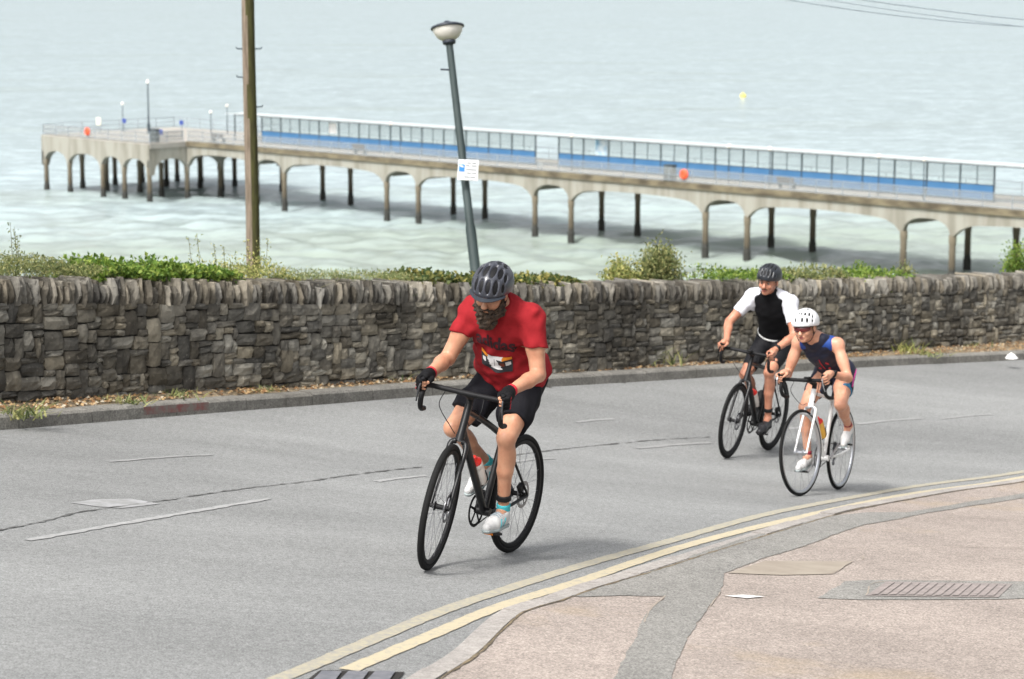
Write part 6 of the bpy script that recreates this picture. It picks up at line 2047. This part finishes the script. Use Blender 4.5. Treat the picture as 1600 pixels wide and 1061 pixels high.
sdf_mesh("race_belt", [('e', hipm + t * .075, (.127, .168, .1), TB, .02), ('p', hipm + t * .09, tuple(t), .3), ('p', hipm + t * .065, tuple(-t), .3)], .006, M_white, pB)
shoes(pB, K, mat("black_cycling_shoe", (.02, .02, .022), rough=.4), M_blackg, sock=None, strap=(1,), h=.006)
wv = (J[1]['wr'] - J[1]['el']).normalized()
sdf_mesh("wrist_watch", [('c', J[1]['wr'] - wv * .06, J[1]['wr'] - wv * .02, .036, .033, .01), ('e', J[1]['wr'] - wv * .04 + V(0, .02, .022), (.02, .02, .014), I3, .005), ('p', J[1]['wr'] - wv * .055, tuple(-wv), .1), ('p', J[1]['wr'] - wv * .03, tuple(wv), .1)], .006, M_blackg, pB)
sdf_mesh("hair", [('e', hd(-.02, 0, .02), (.092, .0815, .088), HB, .02), ('-e', hd(.09, 0, -.05), (.06, .09, .09), HB, .01), ('p', hd(0, 0, -.04), tuple(-K['Uh']), .3)], .006, M_hair, pB)
sdf_mesh("moustache", [('c', hd(.100, .0, -.048), hd(.088, .028, -.058), .0065, .0045, .004), ('c', hd(.100, .0, -.048), hd(.088, -.028, -.058), .0065, .0045, .004)], .003, M_hair, pB)
brows(pB, K, M_hair); eyes(pB, K); lips(pB, K, M_lip)
helmet(pB, K, dict(size=(.137, .104, .106), mat=mat("black_helmet_shell", lin(44, 47, 52), lin(36, 38, 42), rough=.3, scale=10), fan=.1,
    vents=[(.0, .30, .80, .0115, 0), (.30, .25, .85, .0115, 0), (.60, .22, .8, .011, 0), (.92, .2, .7, .010, 0), (.0, 1.05, 1.7, .012, 0), (.33, 1.05, 1.7, .012, 0), (.70, 1.05, 1.7, .011, 0)]), h=.005)

# ------------------------------------------------------------ woman in the navy suit
M_navys = mat("navy_trisuit", (.006, .008, .022), (.011, .013, .032), rough=.6, scale=8)
M_blues = mat("bright_blue_panel", lin(22, 54, 122), lin(30, 66, 136), rough=.6, scale=10)
M_pink = mat("pink_suit_trim", lin(196, 60, 140), rough=.6)
M_cyan = mat("cyan_suit_trim", lin(44, 112, 150), rough=.6)
M_zip = mat("red_zip", lin(190, 40, 52), rough=.6)
M_blonde = mat("dark_blonde_hair", lin(150, 118, 82), lin(110, 84, 56), rough=.6, scale=50, stretch=(1, 1, .3))
M_lens = mat("red_tinted_lens", lin(108, 34, 30), lin(70, 24, 26), rough=.12, scale=6, spec=.7)
pC, K = make_rider(dict(S=.90, bulk=.90, h=.0065, hs=.93, shoulder=(.63, -.035, 1.19), neck=(.705, -.058, 1.238), head=(.822, -.085, 1.305), head_pitch=14, head_yaw=-4, head_roll=4, shw=.160, ua=.285, fa=.245,
    elbow={1: (-.5, .45, -.7), -1: (-.5, -.35, -.7)}, arm=.86, leg=.93, th=.425, sn=.410, foot={1: 30, -1: 10}, knee_out=.16, hand=.9, skin=SK3, waist=.86, chest=1.0,
    label="woman in a navy sleeveless suit and white helmet riding the white bicycle"), bikeC)
J, t, fr, lat, hipm, TL, hd, TB, HB = K['J'], K['t'], K['fr'], K['lat'], K['hipm'], K['TL'], K['hd'], K['TB'], K['HB']
S_ = [('e', hipm + t * .05, (.110, .138, .11), TB, .05), ('e', hipm + t * TL * .40, (.096, .122, .17), TB, .06), ('e', hipm + t * TL * .74 + fr * .012, (.108, .146, .15), TB, .06)]
for s in (1, -1):
    S_ += [('c', hipm + t * TL * .80 + lat * s * .07 + fr * .045, K['nb'] + lat * s * .072 - t * .02, .042, .030, .03), ('c', hipm + t * TL * .80 + lat * s * .07 - fr * .05, K['nb'] + lat * s * .072 - t * .02, .045, .030, .03)]
    S_.append(('-e', J[s]['sh'] + lat * s * .012 - t * .03, (.10, .052, .10), TB, .01))
for s in (1, -1): S_.insert(3, ('c', K['nb'] - t * .045 + fr * .012, K['sh'] + lat * s * .108 - t * .004, .066, .064, .04))
S_.append(('-e', K['nb'] + fr * .050 + t * .055, (.066, .040, .072), TB, .01))
suit = sdf_mesh("suit_top", S_, .006, M_navys, pC, wr=(.0010, wrinkles(51, 6, 60, 120)))
su_b = bvh_of(suit)
def on_suit(y, u, off, dirv=None):
    dv = dirv or fr
    q = su_b.ray_cast(hipm + t * u + V(0, y, 0) + dv * .5, -dv)
    return (q[0] if q[0] is not None else hipm + t * u + V(0, y, 0) + dv * .1) + dv * off
MB().tube([on_suit(.0 + .01, u, .001) for u in np.linspace(TL * .48, TL * .84, 8)], .0055, n=6, flat=.5).build("zip", M_zip, suit)
for s in (1, -1):        # bright blue shoulder straps and sides
    sdf_mesh("shoulder_panel", [('c', K['nb'] - t * .045 + fr * .012, K['sh'] + lat * s * .108 - t * .004, .0685, .0665, .04), ('-e', J[s]['sh'] + lat * s * .013 - t * .03, (.10, .052, .10), TB, .006), ('-e', K['nb'] - t * .05, (.3, .060, .3), TB, .006), ('p', K['sh'] + lat * s * .09 - t * .05, tuple(-t), .2), ('p', K['nb'] + lat * s * .03, tuple(-lat * s), .4)], .005, M_blues, suit)
    sdf_mesh("side_panel", [('e', hipm + t * TL * .42 + lat * s * .05 - fr * .01, (.080, .086, .16), TB, .02), ('-e', hipm + t * TL * .42 - lat * s * .06 + fr * .0, (.2, .145, .3), TB, .004)], .006, M_blues, suit)
blobs = MB()
for (y, u) in ((.055, TL * .72), (.06, TL * .70), (-.03, TL * .5), (.045, TL * .5)):
    c_ = on_suit(y, u, .001); blobs.lathe([(.013, 0), (.009, .002), (0, .003)], c_, axis=fr, n=8)
blobs.build("suit_logo", M_zip, suit)
Q = [('e', hipm + t * .015, (.115, .150, .118), TB, .05)]
for s in (1, -1):
    hj, kn = J[s]['hj'], J[s]['kn']
    Q += [('c', hj, hj.lerp(kn, .5), .090, .078, .04), ('c', hj.lerp(kn, .5), hj.lerp(kn, .62), .078, .074, .03)]
for s in (1, -1): Q.append(('p', J[s]['hj'].lerp(J[s]['kn'], .60), tuple((J[s]['kn'] - J[s]['hj']).normalized()), .13))
Q.append(('p', hipm + t * .10, tuple(t), .3))
sho = sdf_mesh("suit_shorts", Q, .006, M_navys, pC)
for s in (1,):
    hj, kn = J[s]['hj'], J[s]['kn']; d_ = (kn - hj).normalized()
    sdf_mesh("leg_band", [('c', hj.lerp(kn, .45), hj.lerp(kn, .62), .0835, .078, .02), ('p', hj.lerp(kn, .612), tuple(d_), .15), ('p', hj.lerp(kn, .56) + lat * s * .03, tuple((-d_ - lat * s * .9).normalized()), .15)], .006, M_cyan, sho)
    shb2 = BVHTree.FromPolygons([v.co.copy() for v in sho.data.vertices], [tuple(p.vertices) for p in sho.data.polygons])
    sp_ = []
    for q in np.linspace(.02, .55, 9):
        c_ = hj.lerp(kn, float(q)) + V(-.03 + .05 * float(q), 0, .03); r_ = shb2.ray_cast(c_ + lat * s * .4, -lat * s)
        if r_[0] is not None: sp_.append(r_[0])
    if len(sp_) > 3: MB().tube(sp_, .009, n=6, flat=.6).build("leg_stripe", M_pink, sho, smooth=True)
shoes(pC, K, M_shoew, M_shoes, sock=mat("dark_red_ankle_sock", (.05, .015, .02), lin(150, 40, 60), rough=.8, scale=30), sock_h=.05, h=.006)
wv = (J[1]['wr'] - J[1]['el']).normalized()
sdf_mesh("wrist_watch", [('c', J[1]['wr'] - wv * .06, J[1]['wr'] - wv * .01, .031, .029, .01), ('e', J[1]['wr'] - wv * .035 + V(.0, .02, .018), (.018, .018, .013), I3, .005), ('p', J[1]['wr'] - wv * .05, tuple(-wv), .1), ('p', J[1]['wr'] - wv * .022, tuple(wv), .1)], .006, M_blackg, pC)
sdf_mesh("hair", [('e', hd(-.03, 0, .015), (.086, .0815, .088), HB, .02), ('c', hd(-.10, 0, -.02), hd(-.15, .02, -.08), .028, .018, .03), ('c', hd(-.15, .02, -.08), hd(-.15, .03, -.16), .018, .008, .02), ('-e', hd(.09, 0, -.05), (.06, .09, .09), HB, .01)], .006, M_blonde, pC, wr=(.0015, wrinkles(70, 6, 150, 300)))
lips(pC, K, M_lip)
# sunglasses
mb = MB(); n = 16; vs = []
for (u, e) in ((.026, .000), (.020, .006), (-.012, .006), (-.019, .001)):
    for i in range(n + 1):
        a = math.radians(-62 + 124 * i / n); f_ = abs(i / n - .5) * 2
        cut = .010 * max(0, 1 - f_ * 5) if u < 0 else 0
        vs.append(hd((.108 + e) * math.cos(a) - .0, .086 * math.sin(a), u * (1 - .35 * f_ ** 2) + cut + .002))
m_ = n + 1
mb.add(vs, [(a * m_ + i, a * m_ + i + 1, (a + 1) * m_ + i + 1, (a + 1) * m_ + i) for a in range(3) for i in range(n)])
gl = mb.build("sunglasses", M_lens, pC, smooth=True)
MB().tube([Vector(vs[i]) for i in range(n + 1)], .0028, n=5).build("glasses_frame", M_blackg, gl)
for s in (1, -1): MB().tube([hd(.06, s * .076, .018), hd(-.01, s * .082, .014)], .003, n=5).build("glasses_arm", M_blackg, gl)
helmet(pC, K, dict(size=(.142, .107, .110), mat=mat("white_helmet_shell", lin(216, 217, 219), lin(208, 210, 212), rough=.3, scale=10, coat=.3), fan=.35,
    vents=[(.10, .80, 1.2, .0105, 0), (.24, .20, .62, .0118, 0), (.36, .80, 1.2, .0115, 0), (.54, .15, .66, .0118, 0), (.64, .85, 1.4, .0118, 0), (.88, .12, .6, .0112, 0), (.94, .9, 1.5, .011, 0), (.35, 1.5, 2.0, .0125, 0)]), h=.0045)
